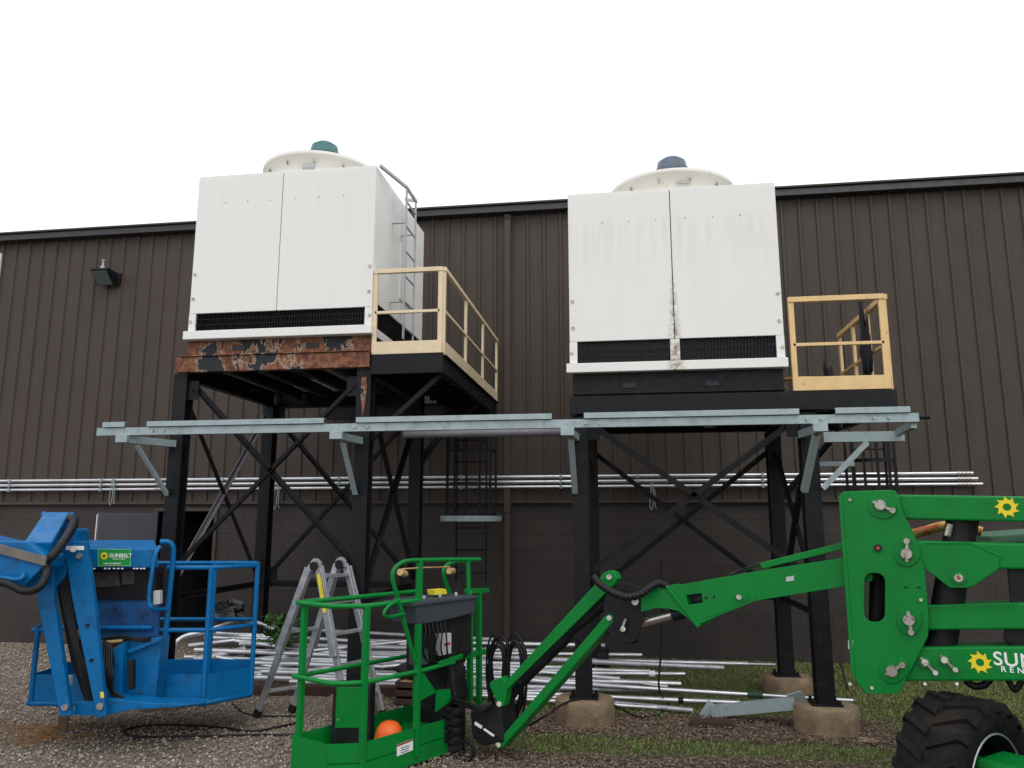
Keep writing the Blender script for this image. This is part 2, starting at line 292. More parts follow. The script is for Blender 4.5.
def spline(pts, k=8):
    pts = [V(p) for p in pts]; P = [pts[0]*2-pts[1]]+pts+[pts[-1]*2-pts[-2]]; out = []
    for i in range(1, len(P)-2):
        for j in range(k):
            t = j/k; out.append(.5*((2*P[i])+(P[i+1]-P[i-1])*t+(2*P[i-1]-5*P[i]+4*P[i+1]-P[i+2])*t*t+(3*P[i]-P[i-1]-3*P[i+1]+P[i+2])*t**3))
    return out+[pts[-1]]
def text_mesh(name, txt, size, org, u, up, mat, parent, bold=.02, spacing=1.0, thick=.001):
    cu = bpy.data.curves.new(name, 'FONT'); cu.body = txt; cu.size = size; cu.extrude = thick; cu.offset = bold*size; cu.space_character = spacing
    t = bpy.data.objects.new('tmp', cu); COL.objects.link(t); dg = bpy.context.evaluated_depsgraph_get(); me = bpy.data.meshes.new_from_object(t.evaluated_get(dg))
    COL.objects.unlink(t); bpy.data.objects.remove(t)
    u = V(u).normalized(); up = V(up).normalized(); n = u.cross(up); o = V(org)-wloc(parent)
    for v in me.vertices: v.co = o+u*v.co.x+up*v.co.y+n*v.co.z
    me.materials.clear(); me.materials.append(mat); ob = bpy.data.objects.new(name, me); COL.objects.link(ob); ob.parent = parent
    return ob
def sun_logo(c, r, u, up, parent, name='sun_emblem', n=9, hole=.36):
    c = V(c); u = V(u).normalized(); up = V(up).normalized(); nr = u.cross(up); out = []
    for i in range(n):
        a = 2*math.pi*i/n
        for da, rr in ((0, .70), (.10, .76), (.34, 1.0), (.40, .70)):
            out.append(c+(u*math.cos(a+da)+up*math.sin(a+da))*r*rr)
    hl = [c+(u*math.cos(2*math.pi*i/20)+up*math.sin(2*math.pi*i/20))*r*hole for i in range(20)]
    return MB().prism(out, -nr*.0015, 0, [hl]).build(name, sung_m, parent)

# ================================================================ SETTING
def gmask(x, y):
    n = mnoise.noise(V((x*.9, y*.9, 3)))*.5+mnoise.noise(V((x*3.1, y*3.1, 7)))*.35
    g = 0
    if y < 1:
        right = min(1, max(0, (x+2.9-1.2*n)/1.3))
        # turf bands: behind the piers, and a strip in front of them
        band1 = 1 if y > -3.0+.35*n else 0
        band2 = max(0, 1-abs(y+4.12+.12*n)/.36)
        far = min(1, max(0, (x-1.9)/.8))
        g = right*max(band1, min(1, band2*1.8), far*.95)
        g = min(1, max(0, g*1.25+n*.7-.12*(1 if g > 0 else 4)))
    mul = min(1, max(0, (x+1.9-.8*n)/1.1))
    return g, mul
xs = [-600, -200, -80, -40, -24, -17]+[-13+.12*i for i in range(176)]+[10, 16, 26, 45, 90, 220, 600]
ys = [-600, -200, -80, -40, -24, -16]+[-12+.12*i for i in range(102)]+[1.5, 5, 20, 60, 200, 600]
gv = []; ga = []; gm = []
for y in ys:
    for x in xs:
        near = -13 <= x <= 8 and -12 <= y <= 0
        z = (.012*mnoise.noise(V((x*2, y*2, 0)))+.02*mnoise.noise(V((x*.5, y*.5, 5)))) if near else 0
        gv.append((x, y, z-.012)); g, mm = gmask(x, y); ga.append(g); gm.append(mm)
nx = len(xs)
gf = [(j*nx+i, j*nx+i+1, (j+1)*nx+i+1, (j+1)*nx+i) for j in range(len(ys)-1) for i in range(nx-1)]
me = bpy.data.meshes.new('ground'); me.from_pydata(gv, [], gf); me.materials.append(ground_m)
for nm, dat in (('grass', ga), ('mulch', gm)):
    a = me.attributes.new(nm, 'FLOAT', 'POINT'); a.data.foreach_set('value', dat)
go = bpy.data.objects.new('ground', me); COL.objects.link(go); tag(go, 'gravel yard with patchy turf and mulch along the wall', 'ground', kind='structure')
for p in me.polygons: p.use_smooth = True

def scatter(name, n, tmplv, tmplf, sampler, mat, seed):
    rng = np.random.default_rng(seed); P, Sx, tone, flat = sampler(rng, n); n = len(P); tv = np.array(tmplv, float); k = len(tv)
    ang = rng.uniform(0, 2*np.pi, n); c, s = np.cos(ang), np.sin(ang)
    vv = tv[None]*(1+.28*rng.uniform(-1, 1, (n, k, 1)))*Sx[:, None, :]
    x = vv[:, :, 0]*c[:, None]-vv[:, :, 1]*s[:, None]; y = vv[:, :, 0]*s[:, None]+vv[:, :, 1]*c[:, None]
    out = np.stack([x, y, vv[:, :, 2]], 2)+P[:, None, :]
    f = np.array(tmplf); ff = (f[None]+(np.arange(n)*k)[:, None, None]).reshape(-1)
    me = bpy.data.meshes.new(name); me.vertices.add(n*k); me.vertices.foreach_set('co', out.reshape(-1).astype(np.float32))
    nf = n*len(f); fs = len(f[0]); me.loops.add(nf*fs); me.loops.foreach_set('vertex_index', ff.astype(np.int32)); me.polygons.add(nf)
    me.polygons.foreach_set('loop_start', np.arange(0, nf*fs, fs, dtype=np.int32)); me.polygons.foreach_set('loop_total', np.full(nf, fs, np.int32))
    me.update(calc_edges=True); a = me.attributes.new('tone', 'FLOAT', 'POINT'); a.data.foreach_set('value', np.repeat(tone, k).astype(np.float32)); me.materials.append(mat)
    o = bpy.data.objects.new(name, me); COL.objects.link(o); return o
octv = [(1, 0, 0), (0, 1, 0), (-1, 0, 0), (0, -1, 0), (0, 0, 1), (0, 0, -1)]
octf = [(0, 1, 4), (1, 2, 4), (2, 3, 4), (3, 0, 4), (1, 0, 5), (2, 1, 5), (3, 2, 5), (0, 3, 5)]
def samp(x0, x1, y0, y1, want):
    def f(rng, n):
        P = []; S_ = []; T = []
        while len(P) < n:
            x = rng.uniform(x0, x1); y = rng.uniform(y0, y1); g, mm = gmask(x, y); k = want(g, mm, rng)
            if k is None: 
                continue
            sx, z, t = k; P.append((x, y, z)); S_.append(sx); T.append(t)
        return np.array(P), np.array(S_), np.array(T), None
    return f
def w_stone(g, mm, rng):
    if rng.random() < max(g*.95, mm*.93): return None
    a = .006+.012*rng.random()**1.7; return (a, a*(.6+.4*rng.random()), a*.65), .002+.006*rng.random(), rng.random()**1.35
def w_mulch(g, mm, rng):
    if rng.random() > mm*(1-g*.85): return None
    a = .008+.016*rng.random(); return (a, a*(.3+.35*rng.random()), .0035), .004+.012*rng.random(), rng.random()
def w_grass(g, mm, rng):
    if rng.random() > g**1.3: return None
    h = .014+.03*rng.random()**1.5; return (.0035+.003*rng.random(), .0022, h), -.004, min(1, max(0, .45+.28*rng.standard_normal()+(.35 if rng.random() < .07 else 0)))
o = scatter('gravel', 90000, octv, octf, samp(-11.5, .3, -7.2, -.06, w_stone), stone_m, 1); tag(o, 'loose grey brown crushed gravel covering the yard', 'gravel', kind='stuff')
o = scatter('mulch', 42000, octv, octf, samp(-3.2, 6.5, -7.0, -.06, w_mulch), mulch_m, 2); tag(o, 'brown chips and dead leaves strewn between the turf', 'mulch', kind='stuff')
bl = [(-1, 0, 0), (1, 0, 0), (1.6, 5, 1.0)]
o = scatter('grass', 95000, [(-1, 0, 0), (1, 0, 0), (2.0, 4.5, 1.0)], [(0, 1, 2)], samp(-3.6, 7.5, -7.0, -.06, w_grass), grass_m, 3); tag(o, 'short patchy grass under the steel stands', 'grass', kind='stuff')

# ---------------------------------------------------------------- building
BX0, BX1 = -26, 17
bld = thing('warehouse_building', 'long brown metal clad building with painted block base behind the towers', 'building', (-4, 0, 0))
DX0, DX1, DZ = -6.95, -6.05, 1.93
b = MB(); b.box(BX0, DX0, .02, .22, -.1, 2.16); b.box(DX1, BX1, .02, .22, -.1, 2.16); b.box(DX0, DX1, .02, .22, DZ, 2.16)
b.build('block_wall', block_m, bld)
b = MB()   # siding sheet with trapezoid ribs
ZB, ZT = 2.07, 6.29; prof = []; x = BX0
while x < BX1:
    prof += [(x, 0), (x+.150, 0), (x+.163, -.024), (x+.197, -.024), (x+.210, 0)]; x += .2422
prof.append((BX1, 0)); fv = []; ff = []
for i, (px, py) in enumerate(prof): fv += [(px, py, ZB), (px, py, ZT)]
for i in range(len(prof)-1): ff.append((2*i, 2*i+2, 2*i+3, 2*i+1))
b.add(fv, ff); b.build('metal_siding', siding_m, bld, recalc=False)
b = MB().box(BX0, BX1, .004, .02, ZB, ZT); b.box(BX0, BX1, -.004, .003, 2.04, 2.065); b.build('siding_backing', siding_m, bld)
b = MB().box(BX0, BX1, -.045, .0, 2.035, 2.072); b.build('base_flashing', siding_m, bld)
b = MB().prism([(BX0, -.14, 6.40), (BX0, -.15, 6.30), (BX0, -.03, 6.29), (BX0, .0, 6.29), (BX0, .0, 6.40)], (BX1-BX0, 0, 0)); b.build('gutter', trim_m, bld, .004)
b = MB().prism([(BX0, -.17, 6.41), (BX0, -.17, 6.435), (BX0, 9, 7.1), (BX0, 18, 6.435), (BX0, 18, 6.41)], (BX1-BX0, 0, 0)); b.build('roof', siding_m, bld)
b = MB().box(BX0, BX0+.2, .22, 18, 0, 6.40); b.box(BX1-.2, BX1, .22, 18, 0, 6.40); b.box(BX0, BX1, 17.8, 18, 0, 6.40); b.build('far_wall', siding_m, bld)
b = MB().box(DX0-.02, DX1+.02, 2.2, 2.25, 0, 2.1); b.box(DX0-.06, DX0, .22, 2.2, 0, 2.1); b.box(DX1, DX1+.06, .22, 2.2, 0, 2.1); b.box(DX0, DX1, .22, 2.2, 2.06, 2.1); b.build('doorway', inner_m, bld)
b = MB(); b.box(DX0-.05, DX0, -.01, .1, 0, DZ); b.box(DX1, DX1+.05, -.01, .1, 0, DZ); b.box(DX0-.05, DX1+.05, -.01, .1, DZ, DZ+.05); b.build('door_frame', siding_m, bld, .003)
hx = V((DX0-.02, -.02, 0)); de = PY(120, 513, -.5); dd = (V((de.x, de.y, 0))-hx).normalized(); L_ = .86
b = MB(); nrm = V((-dd.y, dd.x, 0)); b.prism([hx, hx+dd*L_, hx+dd*L_+V((0, 0, DZ-.03)), hx+V((0, 0, DZ-.03))], nrm*.045)
door = b.build('door', door_m, bld, .004)
b = MB(); c0 = hx+dd*.18+V((0, 0, DZ-.12)); 
for sgn in (-1,): b.bar(c0-nrm*.03, c0+dd*.26-nrm*.03, .05, .06)
b.bar(c0+dd*.26-nrm*.05, c0+dd*.02-nrm*.16, .012, .02); b.build('door_closer', galv_m, door, .003)
b = MB(); c0 = hx+dd*(L_-.004); b.bar(c0+V((0, 0, .05)), c0+V((0, 0, DZ-.05)), .012, .03); b.build('edge_seal', signw_m, door)
b = MB(); c0 = hx+dd*(L_-.08)+V((0, 0, .95)); b.cyl(c0, c0-nrm*.06, .02); b.tube([c0-nrm*.055, c0-nrm*.055-dd*.12], .011); b.build('door_handle', zinc_m, door)
for x0 in (-1.65, 8.4):
    b = MB().box(x0-.045, x0+.045, -.10, -.035, 1.9, 6.2); b.prism([(x0-.045, -.10, 6.2), (x0-.045, -.035, 6.2), (x0-.045, -.04, 6.26), (x0-.045, -.13, 6.26)], (.09, 0, 0)); b.box(x0-.04, x0+.04, -.09, .015, .15, 1.9); b.build('downspout', siding_m, bld, .006)
b = MB().box(-11.1, -10.07, -.06, .003, 5.3, 6.12); b.build('window_frame', signw_m, bld, .005)
b = MB().box(-11.05, -10.13, -.066, -.061, 5.36, 6.06); b.build('window_pane', window_m, bld)
b = MB()
for i in range(170):
    x = BX0+.3+i*.2422*1.0+.03
    if x < BX1: 
        for z in (2.55, 3.9, 5.3): b.cyl((x+.02, .001, z), (x+.02, -.006, z), .008, 6)
b.build('siding_screw', trim_m, bld)

# floodlight
lp = V((-8.08, -.04, 5.62)); fl = thing('floodlight', 'dark wall floodlight with glass face below the roof edge at left', 'light', lp)
b = MB().prism([lp+V((-.15, -.02, .06)), lp+V((-.15, -.27, .07)), lp+V((-.15, -.27, .03)), lp+V((-.15, -.07, -.16))], (.30, 0, 0)); b.build('housing', black_m, fl, .01)
n_ = V((0, -.22, -.23)).cross(V((1, 0, 0))).normalized()
q = [lp+V((-.125, -.258, .018)), lp+V((.125, -.258, .018)), lp+V((.125, -.085, -.147)), lp+V((-.125, -.085, -.147))]
b = MB().prism(q, V((0, -.010, -.010))); b.build('lamp_glass', glass_m, fl)
b = MB().box(lp.x+.03, lp.x+.20, -.07, -.03, lp.z-.13, lp.z+.05); b.build('wall_box', black_m, fl, .005)
b = MB().cyl(lp+V((-.02, -.16, .06)), lp+V((-.02, -.16, .13)), .035, 10); b.cyl(lp+V((-.02, -.16, .13)), lp+V((-.02, -.16, .22)), .015, 8); b.cyl(lp+V((-.02, -.16, .22)), lp+V((-.02, -.16, .235)), .03, 10); b.build('photocell', lgrey_m, fl)

# wall conduits
for i, z in enumerate((2.395, 2.325, 2.255)):
    c = thing('wall_pipe', '%s of three silver pipes running along the metal siding' % ('topmost', 'middle', 'lowest')[i], 'pipe', (-4, -.09, z), 'silver pipes along the wall')
    b = MB().pipe((-14, -.09, z), (4.42+.05*i, -.09, z), .0225, 14); b.build('tube', alu_m, c)
    for x in (-.52, 4.30, -6.9):
        b = MB()
        for k in range(4): b.cyl((x-.07+.045*k, -.09, z), (x-.045+.045*k, -.09, z), .029, 12)
        b.build('coupling', zinc_m, c)
    for x in (-12, -9.4, -7.86, -5.9, -4.1, -2.3, -.9, .15, 1.8, 3.4): MB().bar((x, -.125, z), (x, -.03, z), .03, .052).build('clamp', galv_m, c)
for k, (px, py, ln, lab) in enumerate(((113, 482, .34, 'thin grey wire loop hanging from the wall pipes left of the door'), (277, 480, .42, 'thin grey wire loop hanging from the wall pipes inside the left stand'), (652, 487, .30, 'short grey wire twist hanging from the wall pipes under the right tower'))):
    p = PY(px, py, -.13); b = MB()
    b.tube(spline([p+V((0, 0, .06)), p+V((.02, -.01, -ln*.5)), p+V((-.01, 0, -ln)), p+V((-.035, 0, -ln*.8)), p+V((-.02, -.01, -ln*.3)), p+V((-.01, 0, .05))]), .006, 5)
    b.tube(spline([p+V((.01, 0, .05)), p+V((.045, -.01, -ln*.4)), p+V((.035, 0, -ln*.85)), p+V((.055, 0, -ln*.95))]), .005, 5)
    tag(b.build('hanging_wire', galv_m), lab, 'wire', 'wire ends hanging from the wall pipes')

# ================================================================ TOWERS AND STANDS
def bolts(b, pts, d, r=.014, h=.012):
    for p in pts: b.cyl(V(p), V(p)+V(d)*h, r, 8)
def tower(label, X0, X1, Y0, Y1, Z0, Z1, twolouv, capm, wm, ladder):
    t = thing('cooling_tower', label, 'cooling tower', ((X0+X1)/2, (Y0+Y1)/2, Z0), 'pair of rooftop style cooling towers on steel stands')
    lh0, lh1 = Z0+.125, Z0+(.285 if not twolouv else .31)
    # side and front panels (thin sheets around a core)
    core = MB().box(X0+.05, X1-.05, Y0+.05, Y1-.05, Z0+.1, Z1-.04); core.build('core', louv_m, t)
    xm = (X0+X1)/2+(.0 if twolouv else -.03)
    bot = lh1
    for a, c in ((X0+.002, xm-.004), (xm+.004, X1-.002)):
        p = MB().box(a, c, Y0, Y0+.03, bot+.002, Z1-.003); p.box(a, a+.02, Y0+.031, Y0+.05, bot+.002, Z1-.003)
        po = p.build('front_panel', wm, t, .004)
        q = MB(); bolts(q, [(a+(c-a)*k, Y0, Z1-.30) for k in (.34, .6, .86)] if a < xm else [(a+(c-a)*k, Y0, Z1-.30) for k in (.14, .4, .66)], (0, -1, 0), .008, .004); q.build('rivet', zinc_m, po)
    b = MB().box(X0, X0+.03, Y0+.032, Y1-.03, Z0+.1, Z1-.003); b.build('side_panel', wm, t, .004)
    # right side: two panels, with a louver strip below
    ym = (Y0+Y1)/2-.1
    b = MB(); b.box(X1-.03, X1, Y0+.032, ym-.004, bot+.08, Z1-.003); b.box(X1-.03, X1, ym+.004, Y1-.03, bot+.08, Z1-.003); sp = b.build('side_panel', wm, t, .004)
    b = MB().box(X1+.001, X1+.014, ym+.02, ym+.5, bot+.35, Z1-.5); b.build('access_hatch', wm, sp, .004)
    b = MB().box(X0+.03, X1-.03, Y1-.03, Y1, Z0+.1, Z1-.003); b.build('back_panel', wm, t, .004)
    b = MB().box(X0+.005, X1-.005, Y0+.005, Y1-.005, Z1-.003, Z1+.02); b.build('top_deck', wm, t, .004)
    # basin flange
    b = MB().box(X0-.03, X1+.015, Y0-.04, Y1+.02, Z0, Z0+.09); bf = b.build('basin_flange', wm, t, .006)
    b = MB(); w = .075
    MB().box(X0, X0+w, Y0, Y0+.03, Z0+.1, bot).build('corner_post', wm, t, .003); MB().box(X1-w, X1, Y0, Y0+.03, Z0+.1, bot).build('corner_post', wm, t, .003)
    if twolouv: MB().box(xm-.045, xm+.045, Y0, Y0+.03, Z0+.1, bot).build('centre_post', wm, t, .003)
    b.box(X1-.03, X1, Y0+.031, Y0+.1, Z0+.1, bot+.078); b.box(X1-.03, X1, Y1-.1, Y1-.031, Z0+.1, bot+.078)
    b.build('side_post', wm, t, .003)
    b = MB(); bolts(b, [(X0+.035, Y0, z) for z in (Z0+.45, Z0+.72)]+[(X1-.035, Y0, z) for z in (Z0+.45, Z0+.72)]+[(X0+.02, Y0, Z0+.2), (X1-.02, Y0, Z0+.2)], (0, -1, 0), .017, .01); b.build('bolt', zinc_m, t)
    # louvers: vertical slats with a dark void behind
    sets = [(X0+w, xm-.045), (xm+.045, X1-w)] if twolouv else [(X0+w, X1-w)]
    for a, c in sets:
        b = MB(); k = int((c-a)/.03)
        for i in range(k): xx = a+(i+.5)*(c-a)/k; b.bar((xx, Y0+.03, Z0+.1), (xx+.012, Y0+.03, bot), .004, .03, up=(0, 1, 0))
        for z in (Z0+.16, Z0+.22): b.box(a, c, Y0+.012, Y0+.017, z, z+.006)
        b.build('louver', black_m, t)
    b = MB(); k = 40
    for i in range(k): yy = Y0+.1+(i+.5)*(Y1-Y0-.2)/k; b.bar((X1-.028, yy, Z0+.1), (X1-.028, yy, bot+.08), .004, .03, up=(1, 0, 0))
    b.build('louver', black_m, t)
    # fan cylinder
    fz = -.085 if twolouv else -.025; cx, cy = (X0+X1)/2+.08 if twolouv else (X0+X1)/2-.02, (Y0+Y1)/2; r = .61
    b = MB().lathe([(r+.02, Z1+.018), (r-.02, Z1+.12), (r-.01, Z1+fz+.30), (r+.03, Z1+fz+.38), (r+.07, Z1+fz+.40), (r+.07, Z1+fz+.445), (r+.02, Z1+fz+.45), (r-.03, Z1+fz+.36), (r-.04, Z1+.05)], (cx, cy, 0), n=64)
    fc = b.build('fan_cylinder', fan_m, t)
    b = MB()
    for i in range(12):
        a = 2*math.pi*(i+.5)/12; p = V((cx+math.cos(a)*(r-.0), cy+math.sin(a)*(r-.0), Z1+fz+.34)); d = V((math.cos(a), math.sin(a), 0)); b.bar(p, p+d*.035, .012, .035)
    b.build('rim_bracket', zinc_m, fc)
    b = MB().box(cx+.02, cx+.16, cy-r-.012, cy-r+.02, Z1+.235, Z1+fz+.30); b.build('name_plate', lgrey_m, fc)
    b = MB()
    for i in range(6):
        a = 2*math.pi*i/6+.3; u = V((math.cos(a), math.sin(a), 0)); w_ = V((-u.y, u.x, 0)); c0 = V((cx, cy, Z1+.2))
        b.prism([c0+u*.1+w_*.05, c0+u*.1-w_*.05, c0+u*(r-.07)-w_*.09, c0+u*(r-.07)+w_*.09+V((0, 0, .05))], (0, 0, .008))
    b.build('fan_blade', galv_m, t)
    b = MB()
    for a in (0, math.pi/2):
        u = V((math.cos(a), math.sin(a), 0)); b.bar(V((cx, cy, Z1+fz+.33))-u*(r-.03), V((cx, cy, Z1+fz+.33))+u*(r-.03), .04, .05)
    b.build('motor_bridge', galv_m, t)
    b = MB().lathe([(.12, Z1+fz+.3), (.15, Z1+fz+.42), (.165, Z1+fz+.64), (.195, Z1+fz+.65), (.195, Z1+fz+.72), (.17, Z1+fz+.74), (.155, Z1+fz+.82), (.10, Z1+fz+.86), (.001, Z1+fz+.87)], (cx+.02, cy, 0), n=24)
    b.build('motor_cap', capm, t)
    if ladder:
        b = MB(); xa = X1+.16
        for y in (-2.90, -2.52): b.bar((xa, y, Z0+.08), (xa, y, Z1+.02), .05, .012, up=(1, 0, 0))
        lo = b.build('ladder_rail', lgrey_m, t)
        z = Z0+.22
        while z < Z1-.1: MB().cyl((xa, -2.90, z), (xa, -2.52, z), .012, 8).build('ladder_rung', lgrey_m, lo); z += .29
        b = MB()
        b.bar((xa, -2.50, Z1+.02), (xa, -2.92, Z1+.02), .03, .03); b.bar((xa, -2.90, Z1+.02), (X1+.03, Y0+.04, Z1+.025), .03, .03); MB().bar((xa-.14, -2.50, Z1+.06), (xa-.0, -2.50, Z1+.03), .03, .03).build('ladder_handrail', lgrey_m, lo)
        for y in (-2.90, -2.52): MB().bar((xa, y, Z0+.5), (X1, y, Z0+.5), .03, .006).build('ladder_standoff', lgrey_m, lo); MB().bar((xa, y, Z1-.4), (X1, y, Z1-.4), .03, .006).build('ladder_standoff', lgrey_m, lo)
        b.build('ladder_handrail', lgrey_m, lo)
    return t
T1 = (-4.54, -2.53, -3.5, -1.5); T2 = (-.515, 1.50, -3.5, -1.6)
tower('white cooling tower at left with teal motor cap and a ladder on its right side', *T1, 3.665, 5.48, False, teal_m, white_m, True)
stained = stain_white(.42, .72, 1.01-1.01)
tower('white cooling tower at right with brown stain down its centre seam and grey motor cap', *T2, 3.20, 5.02, True, greyblue_m, stained, False)

def legs(t, pts, ztop, mat, zb):
    out = []
    for i, (x, y) in enumerate(pts):
        b = MB().ibeam((x, y, zb[i]+.02), (x, y, ztop), .15, .15, .012, up=(0, 1, 0)); lg = b.build('leg', mat if i != 1 or t.get('rusty') is None else mat, t, .003)
        b = MB().box(x-.13, x+.13, y-.11, y+.11, zb[i]+.003, zb[i]+.022); bolts(b, [(x+sx*.105, y+sy*.085, zb[i]+.022) for sx in (-1, 1) for sy in (-1, 1)], (0, 0, 1), .014, .03); b.build('base_plate', black_m, lg, .003)
        out.append(lg)
    return out
def xb(t, p, q, z0, z1, off=(0, 0, 0), w=.055, mats=(black_m, black_m)):
    """X brace between two legs p, q (xy), from height z0 to z1"""
    o = V(off); a = V((*p, 0)); c = V((*q, 0))
    MB().angle(a+V((0, 0, z1))+o, c+V((0, 0, z0))+o, w).build('brace', mats[0], t)
    MB().angle(a+V((0, 0, z0))-o*.0+o*1.15, c+V((0, 0, z1))+o*1.15, w).build('brace', mats[1], t)
def gusset(b, p, ax):
    p = V(p)
    if ax == 'x': b.box(p.x-.09, p.x+.09, p.y-.006, p.y+.006, p.z-.1, p.z+.1)
    else: b.box(p.x-.006, p.x+.006, p.y-.09, p.y+.09, p.z-.1, p.z+.1)
def railing(t, x0, x1, yf, yb, z0, zt, m, tw=.045, nside=4, xtra=0):
    zm = z0+(zt-z0)*.5
    MB().box(x0, x1, yf-.012, yf-.002, z0, z0+.13).build('toe_plate', m, t, .003); MB().bar((x0+tw/2, yf, zm), (x1-tw/2, yf, zm), .03, .03).build('mid_rail', m, t, .003); g = MB(); g.bar((x0, yf, zt), (x1, yf, zt), tw, tw); r1 = g.build('guard_rail', m, t, .003)
    for x in (x0+tw/2, x1-tw/2): MB().bar((x, yf, z0), (x, yf, zt-tw/2), tw, .03, up=(0, 1, 0)).build('rail_post', m, r1, .003)
    xs_ = x1+.012; MB().box(xs_, xs_+.01, yf, yb, z0-.02, z0+.13).build('toe_plate', m, t, .003); MB().bar((xs_, yf+tw/2, zm), (xs_, yb-tw/2, zm), .03, .03).build('mid_rail', m, t, .003); g = MB(); g.bar((xs_, yf, zt), (xs_, yb, zt), tw, tw); r2 = g.build('guard_rail', m, t, .003)
    for i in range(nside):
        y = yf+.03+(yb-yf-.06)*i/(nside-1); MB().bar((xs_-.001, y, z0), (xs_-.001, y, zt-tw/2), .03, tw, up=(0, 1, 0)).build('rail_post', m, r2, .003)
# --- stand 1
st1 = thing('steel_stand', 'black steel stand with rusty front beam and cream railed platform carrying the left tower', 'stand', (-3.6, -2.5, 0), 'steel stands under the cooling towers')
L1 = [(-4.60, -3.40), (-2.60, -3.40), (-4.57, -1.42), (-2.60, -1.42)]
lg = legs(st1, L1, 3.31, black_m, [.15, .15, .12, .12])
X0, X1, Y0, Y1 = -4.59, -2.53, -3.48, -1.34
b = MB().chan((X0-.05, Y0, 3.40), (X1, Y0, 3.40), .08, .16, .012); b.box(X0+.03, X1, Y0+.03, Y0+.05, 3.495, 3.662); b.box(X0+.0, X1, Y0-.06, Y0+.03, 3.483, 3.494); b.build('front_beam', rust_m, st1, .003)
for x in (-3.98, -3.17): MB().box(x-.07, x+.07, Y0+.024, Y0+.029, 3.55, 3.60).build('lifting_slot', louv_m, st1)
b = MB().ibeam((X0, Y1, 3.35), (X1, Y1, 3.35), .12, .2); b.ibeam((X0+.04, Y0+.06, 3.35), (X0+.04, Y1-.06, 3.35), .1, .2); b.ibeam((-2.56, Y0+.06, 3.35), (-2.56, Y1-.06, 3.35), .1, .2); b.box(X0+.1, X1, Y0+.05, Y1, 3.62, 3.66); b.build('ring_beam', black_m, st1, .003)
b = MB()
for i in range(1, 5): x = X0+.04+(X1-X0-.1)*i/5; b.ibeam((x, Y0+.06, 3.40), (x, Y1-.06, 3.40), .07, .12, .008)
b.build('joist', black_m, st1)
b = MB()
for x in (-4.0, -3.1): b.box(x-.25, x+.25, Y0+.5, Y1-.4, 3.465, 3.475)
b.build('basin_underside', lgrey_m, st1)
# platform deck, on the right and back
px1 = -1.80; deck = MB(); deck.chan((X1+.005, Y0+.02, 3.35), (px1+.02, Y0+.02, 3.35), .06, .20, .01); deck.ibeam((px1, Y0+.05, 3.34), (px1, -.16, 3.34), .08, .2); deck.ibeam((X0+.3, -.2, 3.34), (px1-.05, -.2, 3.34), .08, .2)
deck.box(X1+.03, px1-.005, Y0+.03, -.16, 3.445, 3.462)
for i in range(8): y = -3.1+.38*i; deck.ibeam((-2.50, y, 3.38), (px1-.04, y, 3.38), .06, .1, .007)
deck.build('platform_deck', black_m, st1)
for a_, c_ in (((-2.60, -3.40, 2.55), (px1-.03, -3.40, 3.24)), ((-2.60, -1.42, 2.55), (px1-.03, -1.42, 3.24)), ((-2.56, -1.35, 2.5), (-2.4, -.25, 3.24))): MB().angle(a_, c_, .06).build('knee_brace', black_m, st1)
railing(st1, -2.53, -1.80, Y0+.02, -.18, 3.455, 4.33, cream_m)
xb(st1, (-4.50, -3.42), (-2.66, -3.42), 1.38, 3.22, (0, -.0, 0)); xb(st1, L1[2], L1[3], 1.05, 3.2, (0, .03, 0)); 
xb(st1, L1[0], L1[2], 1.05, 3.2, (-.02, 0, 0), .05, (black_m, greyangle_m)); xb(st1, L1[1], L1[3], 1.05, 3.2, (.02, 0, 0), .055)
b = MB()
for p, z_ in [(p, 3.14) for p in L1]+[(p, 1.12) for p in L1[2:]]:
    g_ = MB(); gusset(g_, (p[0]+(.1 if p[0] < -4 else -.1), p[1]+(-.03 if p[1] < -3 else .02), z_), 'x'); g_.build('gusset', black_m, st1)
bolts(b, [(-4.47+.07*i, -3.46, 3.14) for i in range(2)]+[(-2.66-.06*i, -3.46, 1.45) for i in range(2)], (0, -1, 0)); b.build('bolt', black_m, st1)
b = MB().angle((L1[2][0], L1[2][1], 1.02), (L1[3][0], L1[3][1], 1.02), .07); b.angle((L1[0][0], L1[0][1], 1.02), (L1[2][0], L1[2][1], 1.02), .06); b.angle((L1[1][0], L1[1][1], 1.02), (L1[3][0], L1[3][1], 1.02), .06); b.build('strut', black_m, st1)
MB().prism([(-2.60, -3.479, 2.80), (-2.575, -3.479, 2.95), (-2.56, -3.479, 3.1), (-2.57, -3.479, 3.22), (-2.62, -3.479, 3.22), (-2.625, -3.479, 3.05), (-2.61, -3.479, 2.95)], (0, -.004, 0)).build('rust_patch', rust_m, lg[1])
